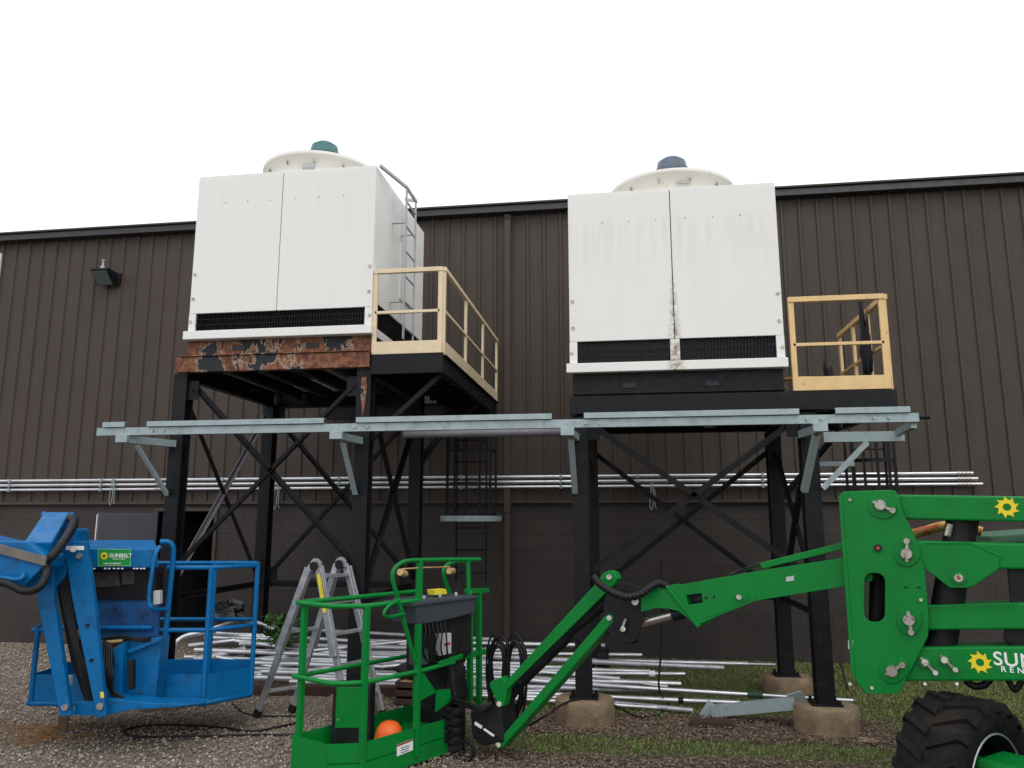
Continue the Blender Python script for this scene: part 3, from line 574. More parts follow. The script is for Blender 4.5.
# --- stand 2
st2 = thing('steel_stand', 'black steel stand with deep black skirt and orange yellow railing carrying the right tower', 'stand', (.6, -2.5, 0), 'steel stands under the cooling towers')
L2 = [(-.43, -3.40), (1.67, -3.40), (-.40, -1.85), (1.64, -1.85)]
legs(st2, L2, 2.78, black_m, [.20, .21, .15, .16])
b = MB().box(-.49, 1.48, -3.46, -1.62, 2.975, 3.197); b.box(-.50, 1.49, -3.49, -3.462, 2.99, 3.004); b.build('skirt', black_m, st2, .004)
for x in (.05, .83): MB().box(x-.06, x+.06, -3.468, -3.461, 3.05, 3.095).build('lifting_slot', louv_m, st2)
b = MB().chan((-.52, -3.47, 2.885), (2.45, -3.47, 2.885), .08, .17, .012); b.ibeam((-.5, -1.8, 2.88), (2.4, -1.8, 2.88), .1, .18); b.ibeam((-.46, -3.4, 2.88), (-.46, -1.86, 2.88), .1, .18); b.ibeam((1.6, -3.4, 2.88), (1.6, -1.86, 2.88), .1, .18); b.build('ring_beam', black_m, st2, .003)
b = MB()
for i in range(1, 5): x = -.46+2.0*i/5; b.ibeam((x, -3.41, 2.91), (x, -1.86, 2.91), .07, .1, .008)
b.build('joist', black_m, st2)
b = MB().box(.15, .65, -2.9, -2.3, 2.83, 2.84); b.cyl((.86, -2.75, 2.74), (.86, -2.75, 2.95), .06, 16); b.build('basin_underside', M('tan_basin', (.30, .27, .2), .6), st2)
b = MB().box(1.50, 2.44, -3.43, -1.75, 2.975, 2.99); b.ibeam((2.40, -3.40, 2.88), (2.40, -1.86, 2.88), .08, .18)
for i in range(5): b.ibeam((1.66, -3.1+.28*i, 2.92), (2.36, -3.1+.28*i, 2.92), .06, .1, .007)
b.build('platform_deck', black_m, st2)
b = MB().angle((1.67, -1.85, 2.0), (2.36, -1.85, 2.78), .06); b.build('knee_brace', black_m, st2)
railing(st2, 1.56, 2.42, -3.45, -1.85, 2.985, 3.86, yellow_m, .05, 4)
xb(st2, (-.36, -3.42), (1.60, -3.42), 1.32, 2.74); xb(st2, L2[2], L2[3], 1.0, 2.6, (0, .03, 0)); xb(st2, L2[0], L2[2], 1.0, 2.6, (-.02, 0, 0), .05); xb(st2, L2[1], L2[3], 1.0, 2.6, (.02, 0, 0), .05)
b = MB().angle((L2[2][0], L2[2][1], .98), (L2[3][0], L2[3][1], .98), .07); b.angle((L2[0][0], L2[0][1], .98), (L2[2][0], L2[2][1], .98), .06); b.angle((L2[1][0], L2[1][1], .98), (L2[3][0], L2[3][1], .98), .06); b.build('strut', black_m, st2)
for i, p in enumerate(L2):
    b = MB(); gusset(b, (p[0]+(.1 if p[0] < 0 else -.1), -3.43 if i < 2 else p[1]+.02, 2.66 if i < 2 else 1.06), 'x'); b.build('gusset', black_m, st2)
b = MB().tube(spline([(1.5, -3.3, 3.12), (1.62, -3.36, 3.12), (1.75, -3.36, 3.12)]), .018, 8); b.tube([(1.53, -3.30, 3.12), (1.80, -3.30, 3.12), (1.80, -3.30, 2.99)], .014, 8)
tag(b.build('drain_pipe', M('rusty_orange_pipe', (.45, .22, .08), .7)), 'small rusty orange pipe bend inside the right platform railing', 'pipe')
# dark cloth on railing
def crumple(c, rx, ry, rz, seed, n=14, amp=.25):
    vs = []; c = V(c)
    for i in range(n+1):
        th = math.pi*i/n
        for j in range(2*n):
            ph = math.pi*j/n; d = V((math.sin(th)*math.cos(ph), math.sin(th)*math.sin(ph), math.cos(th)))
            k = 1+amp*mnoise.noise(d*1.7+V((seed, 0, 0)))*1.6+amp*.6*mnoise.noise(d*4.5+V((0, seed, 0)))
            vs.append(c+V((d.x*rx, d.y*ry, d.z*rz))*k)
    m_ = 2*n; fs = [(i*m_+j, i*m_+(j+1) % m_, (i+1)*m_+(j+1) % m_, (i+1)*m_+j) for i in range(n) for j in range(m_)]
    return vs, fs
b = MB(); vs, fs = crumple((2.36, -3.02, 3.45), .035, .08, .38, 4, amp=.5); b.add(vs, fs, 0, True); tag(b.build('hanging_cloth', cloth_m), 'long black cloth strip hanging on the right platform side rail', 'cloth'); b = MB()
vs, fs = crumple((2.20, -2.2, 3.18), .05, .10, .30, 9, amp=.5); b.add(vs, fs, 0, True); tag(b.build('hanging_cloth', cloth_m), 'short black cloth lump low inside the right platform railing', 'cloth')

# caged ladders below the platforms
def cage(label, X, Y, z0, z1, zc, w=.40, r=.33, ring=True):
    t = thing('caged_ladder', label, 'ladder', (X, Y, z0), 'caged access ladders')
    b = MB(); b.bar((X-w/2, Y, z0), (X-w/2, Y, z1), .016, .045); b.bar((X+w/2, Y, z0), (X+w/2, Y, z1), .016, .045); b.build('ladder_rail', black_m, t)
    z = z0+.12
    while z < z1-.05: MB().cyl((X-w/2, Y, z), (X+w/2, Y, z), .010, 6).build('ladder_rung', black_m, t); z += .29
    b = MB(); zs = [zc+.85, zc+.42, zc+.02] if z1 > zc+1 else [zc+.4, zc+.02]
    for z in zs:
        pts = arc((X, Y-.02, z), r, 180, 360, (1, 0, 0), (0, 1, 0), 16)
        for i in range(16): b.bar(pts[i], pts[i+1], .006, .04)
    for a in range(180, 361, 30): p = V((X+r*math.cos(R(a)), Y-.02+r*math.sin(R(a)), 0)); b.bar(p+V((0, 0, zc)), p+V((0, 0, z1-.02)), .03, .006)
    cg = b.build('safety_cage', black_m, t)
    if ring:
        pts = arc((X, Y-.02, zc-.03), r+.07, 0, 360, (1, 0, 0), (0, 1, 0), 28); b = MB()
        for i in range(28): b.bar(pts[i], pts[i+1], .012, .07)
        b.build('bottom_hoop', galv_m, cg)
cage('black caged ladder with pale bottom hoop hanging from the left platform by the wall', -2.05, -.62, 1.0, 3.24, 1.85)
cage('black caged ladder half hidden behind the green boom plate under the right platform', 2.72, -1.62, 1.6, 2.72, 2.05, .34, .26, False)
tag(MB().bar(PY(806, 464, -1.97), PY(854, 464, -1.97), .05, .05).build('steel_channel', galv_m), 'short grey channel behind the front right leg of the right stand', 'channel')

# piers
for (x, y, r, h, lab) in ((-.43, -3.40, .27, .205, 'round tan concrete pier under the front left leg of the right stand'), (1.67, -3.40, .265, .215, 'round tan concrete pier under the front right leg of the right stand'),
                        (1.64, -1.85, .25, .165, 'round tan concrete pier under the rear right leg of the right stand'), (-.40, -1.85, .25, .155, 'round tan concrete pier behind the pipes under the right stand'),
                        (-4.60, -3.40, .26, .155, 'concrete pier behind the blue lift basket'), (-2.60, -3.40, .26, .155, 'concrete pier beside the aluminium step ladder'), (-4.57, -1.42, .25, .125, 'concrete pier at the rear left leg of the left stand'), (-2.60, -1.42, .25, .125, 'concrete pier at the rear right leg of the left stand')):
    b = MB(); n = 40; pr = [(r*1.02, -.05), (r*1.01, h*.5), (r, h-.012), (r-.015, h), (.001, h)]
    b.lathe(pr, (x, y, 0), n=n)
    for i, v in enumerate(b.v):
        d = V((v.x-x, v.y-y, 0)); k = 1+.035*mnoise.noise(V((v.x*5, v.y*5, v.z*6))); v.x = x+d.x*k; v.y = y+d.y*k
    tag(b.build('concrete_pier', conc_m), lab, 'pier', 'concrete piers under the stand legs')

# galvanised rail with brackets
rk = thing('pipe_rack', 'pale grey galvanised channel rack bolted across both stands', 'rack', (-1.3, -3.9, 2.4))
b = MB().chan((-5.15, -3.93, 2.655), (2.46, -3.93, 2.655), .05, .075, .006); rail = b.build('long_channel', galv_m, rk, .002)
for a, c in [(PY(a, 418, -3.95).x, PY(c, 418, -3.95).x) for a, c in ((105, 127), (149, 325), (357, 552), (584, 799), (835, 910))]:
    b = MB().chan((a, -3.95, 2.722), (c, -3.95, 2.722), .06, .05, .005); b.build('upper_channel', galv_m, rk, .002)
b = MB(); 
for x in (-4.55, -2.5, -.35, 1.55, 2.1): bolts(b, [(x, -3.96, 2.655), (x+.12, -3.96, 2.655)], (0, -1, 0), .012, .01)
b.build('bolt', zinc_m, rail)
for x, lx in ((-4.84, -4.60), (-2.66, -2.61), (-.50, -.46), (1.66, 1.61)):
    b = MB().bar((x, -3.955, 2.578), (lx, -3.42, 2.578), .06, .07); b.box(x-.07, x+.05, -4.0, -3.956, 2.545, 2.617); br = b.build('bracket_arm', galv_m, rk, .002)
    b = MB().angle((x+(lx-x)*.35, -3.86, 2.53), (lx-.02, -3.50, 2.06), .055, .007); b.build('bracket_strut', galv_m, br, .002)
b = MB().chan((1.78, -3.52, 2.54), (2.47, -3.52, 2.54), .05, .09, .007); b.build('side_arm', galv_m, rk, .002)
b = MB().angle((2.15, -3.53, 2.49), (1.74, -3.53, 2.08), .05, .007); b.build('side_strut', galv_m, rk, .002)
b = MB().bar((2.42, -3.545, 2.575), (2.43, -3.90, 2.60), .05, .06); b.build('end_arm', galv_m, rk, .002)
tag(MB().tube([(2.30, -3.93, 2.66), (2.55, -3.93, 2.66)], .02, 10).build('rack_pipe_end', plas_m, rk))
b = MB().pipe((-2.25, -3.2, 2.665), (-.5, -3.2, 2.665), .04, 14); tag(b.build('grey_pipe', greyangle_m), 'grey pipe running behind the galvanised rack between the stands', 'pipe')
# fallen bracket
p0 = PZ(712, 711, .05); p1 = PZ(796, 703, .20)
fb = thing('fallen_bracket', 'pale grey galvanised bracket lying on the grass against a pier', 'bracket', (p0.x, p0.y, 0))
b = MB().bar(p0, p1, .09, .10); b.build('channel', galv_m, fb, .002)
d = (p1-p0).normalized(); b = MB().bar(p1+V((-.02, -.03, .09)), p1+V((.08, .02, -.08)), .02, .14, up=d); b.build('end_plate', galv_m, fb, .002)
b = MB().bar(p0-d*.02+V((.03, 0, .07)), p0-d*.08+V((0, 0, -.05)), .012, .10, up=d); b.build('end_plate', galv_m, fb, .002)

# ================================================================ PIPE PILE
def yplane(y): return -1.45-1.55*(y-632)/80.
pl = [ # x0,y0,x1,y1,r, label-type
 (172, 661, 560, 672, .030, 0), (168, 666, 522, 684, .028, 0), (195, 650, 492, 662, .028, 0), (205, 638, 605, 646, .029, 'silver pipe whose right end pokes out on top beside the stand leg'), (231, 626, 500, 640, .024, 0),
 (200, 632, 430, 646, .026, 0), (185, 657, 470, 667, .024, 0), (253, 678, 520, 684, .030, 0), (262, 672, 610, 682, .026, 0), (240, 644, 560, 652, .030, 0),
 (189, 646, 240, 640, .030, 0), (193, 661, 245, 650, .048, 'fat dull silver pipe end lying low in the left of the pile'), (330, 652, 642, 655, .022, 'thin upper pipe ending beside the short dark block'), (350, 655, 748, 664, .026, 'long silver pipe with a narrow stepped right end'),
 (470, 656, 724, 668, .030, 0), (340, 662, 650, 672, .028, 0), (400, 672, 685, 674, .024, 'silver pipe with a white coupling near its right end'), (360, 674, 681, 684, .030, 0), (430, 668, 660, 690, .026, 0),
 (380, 684, 680, 691, .030, 0), (560, 683, 853, 701, .024, 'longest silver pipe with a dark green sleeve reaching behind the front right leg'), (420, 689, 740, 703, .026, 'silver pipe with a black band low on the right of the pile'), (390, 694, 600, 699, .026, 0), (480, 676, 640, 690, .024, 0),
 (600, 702, 693, 711, .026, 'short silver pipe lowest in front of the pile'), (345, 690, 560, 696, .028, 0), (500, 698, 660, 708, .022, 0), (290, 682, 540, 690, .026, 0), (280, 659, 520, 664, .026, 0), (225, 668, 480, 676, .026, 0), (300, 664, 590, 668, .022, 0), (200, 673, 330, 678, .026, 0),
 (410, 661, 620, 679, .024, 0), (540, 670, 668, 687, .022, 0), (176, 668, 300, 655, .026, 0), (210, 676, 345, 668, .024, 0), (228, 640, 320, 652, .028, 0), (205, 655, 290, 670, .022, 0), (300, 652, 420, 640, .024, 0), (420, 700, 560, 690, .024, 0), (240, 636, 330, 640, .03, 0), (380, 667, 520, 655, .022, 0), (250, 651, 470, 656, .026, 0), (310, 676, 575, 689, .024, 0)]
for i, (x0, y0, x1, y1, r, lab) in enumerate(pl):
    Y0_ = yplane(y0)-.04*(i % 3); Y1_ = yplane(y1)+.05*(i % 2)
    a = PY(x0, y0, Y0_); c = PY(x1, y1, Y1_); a.z = max(a.z, r+.004); c.z = max(c.z, r+.004)
    d = (c-a).normalized(); loc = (a+c)/2; loc.z = 0
    if lab == 0: lab = 'dull grey weathered pipe lying among the brighter stacked pipes' if i % 5 == 4 else ('plain silver pipe lying among the stacked pipes behind the lifts', 'plain silver pipe in the pile with a swaged collar along it')[i % 2]
    t = thing('loose_pipe', lab, 'pipe', loc, 'silver pipes piled on the ground'); dull = i == 11 or i % 5 == 4
    MB().pipe(a, c, r, 12).build('tube', alud_m if dull else alu_m, t)
    if i in (13,): MB().pipe(c, c+d*.28, r*.6, 10).build('stepped_end', alu_m, t)
    if lab.endswith('along it'): m_ = a.lerp(c, .3+.5*random.random()); MB().cyl(m_, m_+d*.12, r*1.13, 12).build('collar', alud_m, t)
    if i == 16: m_ = a.lerp(c, .88); MB().cyl(m_, m_+d*.06, r*1.35, 12).build('collar', signw_m, t)
    if i == 20: m_ = a.lerp(c, .66); MB().cyl(m_, m_+d*.14, r*1.3, 12).build('sleeve', M('dark_green_sleeve', (.02, .07, .04), .6), t)
    if i == 21: m_ = a.lerp(c, .82); MB().cyl(m_, m_+d*.05, r*1.15, 12).build('band', plas_m, t)
def bentpipe(pts, r, lab, m=alu_m):
    b = MB().tube(spline(pts, 8), r, 12); tag(b.build('bent_pipe', m), lab, 'pipe', 'bent pipes on the pile')
bentpipe([PY(216, 631, -1.75), PY(190, 635, -1.85), PY(178, 641, -1.9), PY(174, 649, -2.0)], .032, 'curved silver elbow at the far left end of the pile')
bentpipe([PY(275, 630, -1.5), PY(256, 622, -1.5), PY(236, 620, -1.55), PY(214, 628, -1.55)], .024, 'arched silver pipe end on top of the pile behind the blue basket')
bentpipe([PY(205, 672, -2.35), PY(186, 671, -2.4), PY(176, 676, -2.45), PY(172, 684, -2.5)], .03, 'small silver elbow low at the left of the pile', alud_m)
# timbers under the pile
for (x0, x1, y, lab) in ((252, 430, 690, 'dark brown timber skid under the left half of the pipe pile'), (690, 735, 719, 'short dark timber offcut on the mulch beside the front right pier')):
    a = PZ(x0, y, .05); c = PZ(x1, y+2, .05); hb = .10 if x0 < 400 else .045; b = MB().bar(V((a.x, a.y+(.02), hb/2+.003)), V((c.x, c.y, hb/2+.003)), .12, hb); tag(b.build('timber', wood_m, bevel=.006), lab, 'timber', 'timbers on the ground')
for (px, py, lab) in ((615, 662, 'dark block holding the pipes behind the stand leg'),):
    p = PY(px-11, py, -1.75); b = MB().bar(V((p.x, p.y-.3, .2)), V((p.x, p.y+.1, .2)), .12, .36); tag(b.build('support_block', plas_m, bevel=.006), lab, 'block')
# bag, plant, tool stuff
b = MB(); vs, fs = crumple(PY(226, 611, -1.5), .26, .14, .11, 3, amp=.55); b.add(vs, fs, 0, False); tag(b.build('plastic_bag', bag_m), 'crumpled black plastic bag on the pipe pile by the doorway', 'bag')
def plant(label, px, py0, py1, Y, w, n, sz, nm='leafy_plant'):
    base = PY(px, py0, Y); base.z = 0; top = PY(px, py1, Y).z; t = thing(nm, label, 'plant', base); lf = MB(); stm = MB(); zb = PY(px, py0, Y).z
    for k in range(7 if n > 30 else 2):
        e = base+V((random.uniform(-w, w)*.7, random.uniform(-.1, .1), zb+(top-zb)*random.uniform(.5, .95))); stm.tube(spline([base, base.lerp(e, .5)+V((random.uniform(-.04, .04), 0, 0)), e], 4), .005, 5)
    for k in range(n):
        c = base+V((random.gauss(0, w*.45), random.gauss(0, .09), zb+(top-zb)*random.random()))
        u = V((random.uniform(-1, 1), random.uniform(-1, 1), random.uniform(-.6, .6))).normalized(); w_ = u.cross(V((random.uniform(-.5, .5), random.uniform(-.5, .5), 1))).normalized(); s_ = sz*random.uniform(.6, 1.2); n_ = u.cross(w_)
        lf.add([c-u*s_, c-u*s_*.3+w_*s_*.5+n_*s_*.1, c+u*s_*.45+w_*s_*.38, c+u*s_-n_*s_*.2, c+u*s_*.45-w_*s_*.38, c-u*s_*.3-w_*s_*.5+n_*s_*.1], [(0, 1, 2, 3), (0, 3, 4, 5)], 0)
    lf.build('foliage', leaf_m, t, recalc=False); stm.build('stem', leaf_m, t)
plant('green leafy shrub growing up through the pipe pile behind the step ladder', 279, 645, 616, -1.8, .22, 190, .062)
plant('small green weed sprouting between pipes right of the stand leg', 596, 674, 663, -2.05, .05, 12, .03, 'weed')
plant('small green weed in front of the lower pipes below the rack', 638, 686, 676, -2.3, .05, 12, .03, 'weed')
plant('tiny green weed tuft on the mulch in front of the pile', 656, 722, 713, -3.2, .07, 26, .022, 'weed')
cr = thing('wooden_crate', 'low brown wooden crate behind the green basket', 'crate', (-1.95, -2.95, 0)); b = MB()
for z in (.02, .10, .18): 
    b.box(-2.30, -1.62, -3.12, -3.10, z, z+.055); b.box(-2.30, -1.62, -2.72, -2.70, z, z+.055)
b.box(-2.29, -1.63, -3.098, -2.722, .0, .02); b.box(-2.30, -2.28, -3.1, -2.72, .02, .235); b.box(-1.64, -1.62, -3.1, -2.72, .02, .235); b.build('slats', wood_m, cr, .003)
b = MB().box(-2.28, -1.64, -3.096, -2.724, .2, .22); b.build('lid', tan_m, cr, .003)
b = MB(); vs, fs = crumple((-1.98, -2.9, .33), .30, .15, .13, 5, amp=.3); b.add(vs, fs, 0, True); tb = tag(b.build('tool_bag', cloth_m), 'dark blue black soft tool bag lying on the wooden crate', 'bag')
b = MB(); vs, fs = crumple((-1.80, -2.86, .50), .16, .12, .17, 8, amp=.4); b.add(vs, fs, 0, True); tag(b.build('jacket', cloth_m), 'black jacket heaped on the tool bag', 'jacket')
b = MB(); 
for (dx, dz, s) in ((-.08, .16, 1), (.03, .14, .8), (-.02, .07, .7)): vs, fs = crumple((-1.86+dx, -3.0, .50+dz), .05*s, .04, .03*s, dx*9, 8, .4); b.add(vs, fs, 0, True)
tag(b.build('work_gloves', hiviz_m), 'yellow and black work gloves on top of the black jacket', 'gloves')
b = MB(); vs, fs = crumple((-2.02, -3.08, .42), .06, .05, .07, 2, 10, .35); b.add(vs, fs, 0, True); tag(b.build('leather_pouch', leather_m), 'brown leather pouch leaning on the tool bag', 'pouch')

# cables on ground / hanging
def cable(pts, r, lab, m=hose_m, nm='cable', cat='cable'): tag(MB().tube(spline(pts, 10), r, 6).build(nm, m), lab, cat, 'black cables in the yard')
cable([PZ(300, 722, .012), PZ(255, 731, .012), PZ(215, 727, .012), PZ(160, 725, .012), PZ(126, 730, .012), PZ(135, 737, .012), PZ(200, 736, .012), PZ(300, 735, .012), PZ(420, 742, .012)], .010, 'black cable looped on the gravel below the blue basket')
cable([PZ(232, 703, .012), PZ(243, 712, .012), PZ(262, 716, .012), PZ(300, 716, .012)], .008, 'short black cable at the foot of the step ladder')
p = PY(661, 640, -2.6)
cable([PY(661, 560, -2.9), PY(662, 600, -2.9), PY(661, 650, -2.9), PY(659, 688, -2.9), PZ(668, 702, .02), PZ(664, 712, .015), PZ(640, 717, .015), PY(612, 704, -3.1), PY(597, 698, -3.35), PY(568, 702, -3.62), PY(545, 716, -3.85), PZ(520, 727, .015), PZ(480, 718, .015)], .010, 'black cable hanging by the right stand and draped over its front left pier')
cable([PY(302, 566, -1.3), PY(301, 590, -1.3), PY(300, 640, -1.3)], .008, 'thin black cable hanging behind the step ladder')
# steel stake by right leg
a = PZ(848, 692, 0); c = PY(838, 655, a.y); tag(MB().angle(a, c, .03, .005).build('steel_stake', wood_m), 'thin rusty stake standing in the grass right of the front right leg', 'stake')
a = PZ(931, 724, 0)
# straw tangle
b = MB()
for i in range(150):
    p = PZ(random.gauss(38, 26), random.gauss(733, 7), .012); an = random.uniform(-.6, .6); l = random.uniform(.05, .22); b.tube([p, p+V((math.cos(an)*l*.5, math.sin(an)*l*.5, .02)), p+V((math.cos(an+.4)*l, math.sin(an+.4)*l, .0))], .0022, 3, caps=False)
tag(b.build('straw', straw_m), 'orange brown straw strewn on the gravel under the blue boom', 'straw', kind='stuff')
b = MB(); vs, fs = crumple(PZ(868, 741, .02), .07, .04, .025, 2, 8, .3); b.add(vs, fs); tag(b.build('stone', conc_m), 'pale flat stone on the grass right of the front right pier', 'stone')
#LIFTS_BEGIN
# ================================================================ GREEN LIFT
GA = RT*.844-FW*.536; GN = -(RT*.536)-FW*.844; GO = CF(2.26, 4.7)
def G(x, y, off=0): return hit(x, y, GO+GN*off, GN)
def slab(b, px, off, th, holes=(), mi=0): return b.prism([G(x, y, off) for x, y in px], -GN*th, mi, [[G(x, y, off) for x, y in h] for h in holes])
gl = thing('boom_lift', 'bright green boom lift with parallel boom bars, empty basket and lugged tyre', 'boom lift', CF(4.2, 3.3, 0))
def rrect(x0, y0, x1, y1, r, n=5):
    o = []
    for cx, cy, a in ((x1-r, y0+r, -90), (x1-r, y1-r, 0), (x0+r, y1-r, 90), (x0+r, y0+r, 180)):
        o += [(cx+r*math.cos(R(a+90*i/n)), cy+r*math.sin(R(a+90*i/n))) for i in range(n+1)]
    return o
plate = [(840, 494), (844, 491.5), (890, 490), (895, 491), (898, 496), (903, 514), (914, 534), (924.6, 571), (929, 621), (927.7, 637), (906, 680), (899, 694), (866, 694), (854, 678)]
b = MB(); slab(b, plate, 0, .025, [rrect(864, 573, 885, 622, 9)]); pl_ = b.build('boom_plate', green_m, gl, .004)
b = MB(); slab(b, plate, -.285, .025, [rrect(862, 571, 889, 624, 9)]); b.build('boom_plate', green_m, gl, .004)
b = MB(); slab(b, [(838.5, 496), (842, 494), (855, 677), (851, 673)], .006, .30); slab(b, [(856, 678), (867, 692), (866, 694), (854, 679)], -.026, .25); b.build('plate_edge', green_m, pl_, .003)
BE = 1150
for top, bot in (([(878, 494.3), (1024, 496.4), (BE, 498.2)], [(BE, 525), (1024, 522), (878, 518.6)]), ([(905, 540.3), (1024, 543.5), (BE, 546.7)], [(BE, 571.5), (1024, 569.4), (905, 568)]),
                 ([(900, 606.5), (1024, 602.8), (BE, 599)], [(BE, 628.5), (1024, 629.5), (900, 630.6)]), ([(885, 647.5), (1024, 646.4), (BE, 645.2)], [(BE, 680.2), (1024, 681), (885, 681.6)])):
    b = MB(); slab(b, top+bot, -.032, .23); b.build('boom_bar', green_m, gl, .012)
b = MB(); slab(b, [(915, 542.5), (971, 543.5), (1000, 556), (999, 569), (974, 586), (967, 588), (950, 588), (924, 568)], -.016, .26); b.build('boom_gusset', green_m, gl, .005)
def teardrop(cx, cy, r, ax, ay, k=1.5, n=22):
    o = []
    for i in range(n):
        a = 2*math.pi*i/n; c, s_ = math.cos(a), math.sin(a); dd_ = max(0, c*ax+s_*ay); m = 1+(k-1)*dd_**3; o.append((cx+r*c*m, cy+r*s_*m))
    return o
for cx, cy, r, ax, ay, bx, by in ((881, 505, 13, .85, .5, 893, 510.5), (907, 553.5, 13, 0, -1, 907, 541), (909.4, 619.5, 12.5, 0, 1, 911.5, 632), (892.4, 670.5, 13, 1, -.4, 902.5, 664.5)):
    b = MB(); slab(b, teardrop(cx, cy, r, ax, ay, 1.25), .010, .010); bs = b.build('pin_boss', green_m, pl_, .003)
    c = G(cx, cy, .01); e = G(bx, by, .02); f_ = G(cx-(bx-cx)*.65, cy-(by-cy)*.65, .02)
    b = MB().cyl(c, c+GN*.035, .030, 18); b.build('pin', zinc_m, bs, .004)
    b = MB().bar(f_+GN*.004, e+GN*.004, .016, .010, up=GN); b.cyl(e, e+GN*.025, .017, 8); b.build('pin_keeper', zinc_m, bs)
b = MB().cyl(G(878, 548, .002), G(878, 548, .012), .022, 16); b.build('plug', plas_m, pl_); b = MB().cyl(G(878, 548, .012), G(878, 548, .016), .011, 10); b.build('plug_screw', red_m, pl_)
for x, y, x2, y2 in ((925, 662.5, 935.5, 673), (944.5, 660, 955.5, 670)):
    b = MB().cyl(G(x, y, -.032), G(x, y, .005), .018, 12); b.cyl(G(x, y, -.032), G(x, y, -.02), .03, 14, 1); b.bar(G(x-4, y-5, -.012), G(x2, y2, -.012), .012, .01, up=GN); b.cyl(G(x2, y2, -.03), G(x2, y2, .0), .014, 8); b.build('pin_keeper', [zinc_m, green_m], gl)
for x in (925, 957): MB().cyl(G(x, 683.8, -.06), G(x, 683.8, -.045), .009, 8).build('grease_fitting', signw_m, gl)
b = MB().cyl(G(958.7, 578, -.016), G(958.7, 578, -.004), .036, 20, 1); b.cyl(G(958.7, 578, -.004), G(958.7, 578, .01), .022, 14); b.cyl(G(958.7, 578, .01), G(958.7, 578, .012), .010, 10, 2); b.build('pin', [zinc_m, green_m, red_m], gl)
for x in (906, 919): b = MB(); slab(b, [(x-2, 587), (x+2, 586.2), (x+2, 587.6), (x-2, 588.4)], .002, .004); b.build('slot_mark', plas_m, pl_)
for pts_ in ([(925, 543.2), (971, 543.2), (1000, 556)], [(928.5, 606), (1018, 603.4)]):
    b = MB().tube([G(x, y, -.016) for x, y in pts_], .004, 6); b.build('weld_bead', green_m, gl)
b = MB(); slab(b, [(848, 640), (853, 640), (853, 649), (848, 649)], .003, .004); b.build('decal', lgrey_m, pl_)
b = MB(); slab(b, [(786, 577), (794, 575.8), (794, 580.5), (786, 581.7)], -.042, .004); b.build('decal', lgrey_m, gl)
for x, y in ((850, 500), (850, 684), (921, 600), (872, 688)): MB().cyl(G(x, y, 0), G(x, y, .008), .010, 8).build('bolt', zinc_m, pl_)
# logo and lettering
up = V((0, 0, 1)); s4 = G(980, 662.5, -.029); sun_logo(s4, .062, GA, up, gl, hole=.33); sun_logo(G(1007, 507.2, -.029), .062, GA, up, gl, hole=.33)
text_mesh('lettering', 'SUNBELT', .100, G(993.5, 664.5, -.0305), GA, up, signw_m, gl, .014, 1.08); text_mesh('lettering', 'RENTALS', .042, G(1001, 671.5, -.0305), GA, up, signw_m, gl, .02, 1.7)
# lift cylinder seen between the bars
b = MB().cyl(G(937, 665, -.15), G(950, 590, -.15), .085, 20); b.cyl(G(947, 606, -.15), G(966, 500, -.15), .085, 20); b.cyl(G(876, 640, -.2), G(878, 560, -.2), .045, 14); b.build('lift_cylinder', plas_m, gl)
b = MB().cyl(G(947, 536, -.06), G(950, 524, -.06), .02, 10); b.build('valve_tube', zinc_m, gl)
b = MB().tube(spline([G(893, 519, -.28), G(900, 522, -.2), G(906, 530, -.15), G(911, 540, -.15)]), .012, 6); b.build('hose', hose_m, gl)
b = MB(); slab(b, [(1006, 560), (1100, 545), (1100, 660), (1016, 650), (1003, 640), (1010, 600)], -.06, .16); b.build('inner_link', plas_m, gl, .01)
b = MB().tube(spline([G(965, 680, -.12), G(974, 686, -.12), G(984, 685, -.12), G(990, 679, -.12)]), .02, 8); b.tube(spline([G(1008, 680, -.12), G(1015, 690, -.12), G(1022, 680, -.12)]), .016, 6); b.build('hose', hose_m, gl)
b = MB().tube(spline([G(905, 536, -.42), G(925, 531, -.42), G(945, 526, -.42), G(965, 527, -.42), G(982, 532, -.42)]), [.03]*41, 8); b.build('mottled_strap', sleeve_m, gl)
# hood beyond the boom
b = MB(); q = [CF(3.03, 5.0, 1.70), CF(5.6, 4.2, 1.93), CF(5.9, 5.1, 1.93), CF(3.3, 5.9, 1.70)]; b.prism(q, (0, 0, -.05)); b.prism([q[0]+V((0, 0, -.051)), q[1]+V((0, 0, -.051)), q[1]+V((0, 0, -.30)), q[0]+V((0, 0, -.20))], FW*.03); b.build('engine_hood', greend_m, gl, .01)
# main boom arm to the left
arm = [(641, 590), (668, 587), (760, 570.7), (843, 558), (872, 554), (872, 581), (843, 586.5), (756, 600.8), (720, 615), (697, 625.5), (678, 611), (668, 608.5), (656, 608), (641, 612)]
b = MB(); slab(b, arm, -.045, .20, [[(686, 595), (701.5, 593), (702.7, 603), (688, 605)]]); ar = b.build('boom_arm', green_m, gl, .006)
b = MB(); slab(b, [(686, 595), (701.5, 593), (702.7, 603), (688, 605)], -.12, .01); b.build('arm_recess', louv_m, ar)
b = MB(); slab(b, [(664.5, 586), (668, 586), (700, 625.5), (697, 628)], -.030, .235); b.build('arm_flange', green_m, ar, .003)
b = MB(); slab(b, [(712, 595.5), (750, 589), (755, 592), (756, 598), (722, 612), (705, 618)], -.0415, .004); slab(b, teardrop(739.5, 597, 4.6, 1, 0, 1.8), -.036, .006); b.build('arm_doubler', green_m, ar, .002)
b = MB().cyl(G(739, 597, -.036), G(739, 597, -.02), .017, 12); b.build('pin', zinc_m, ar)
for x, y in ((706, 597.5), (714.5, 596.5)): MB().cyl(G(x, y, -.046), G(x, y, -.040), .010, 8).build('slot_mark', plas_m, ar)
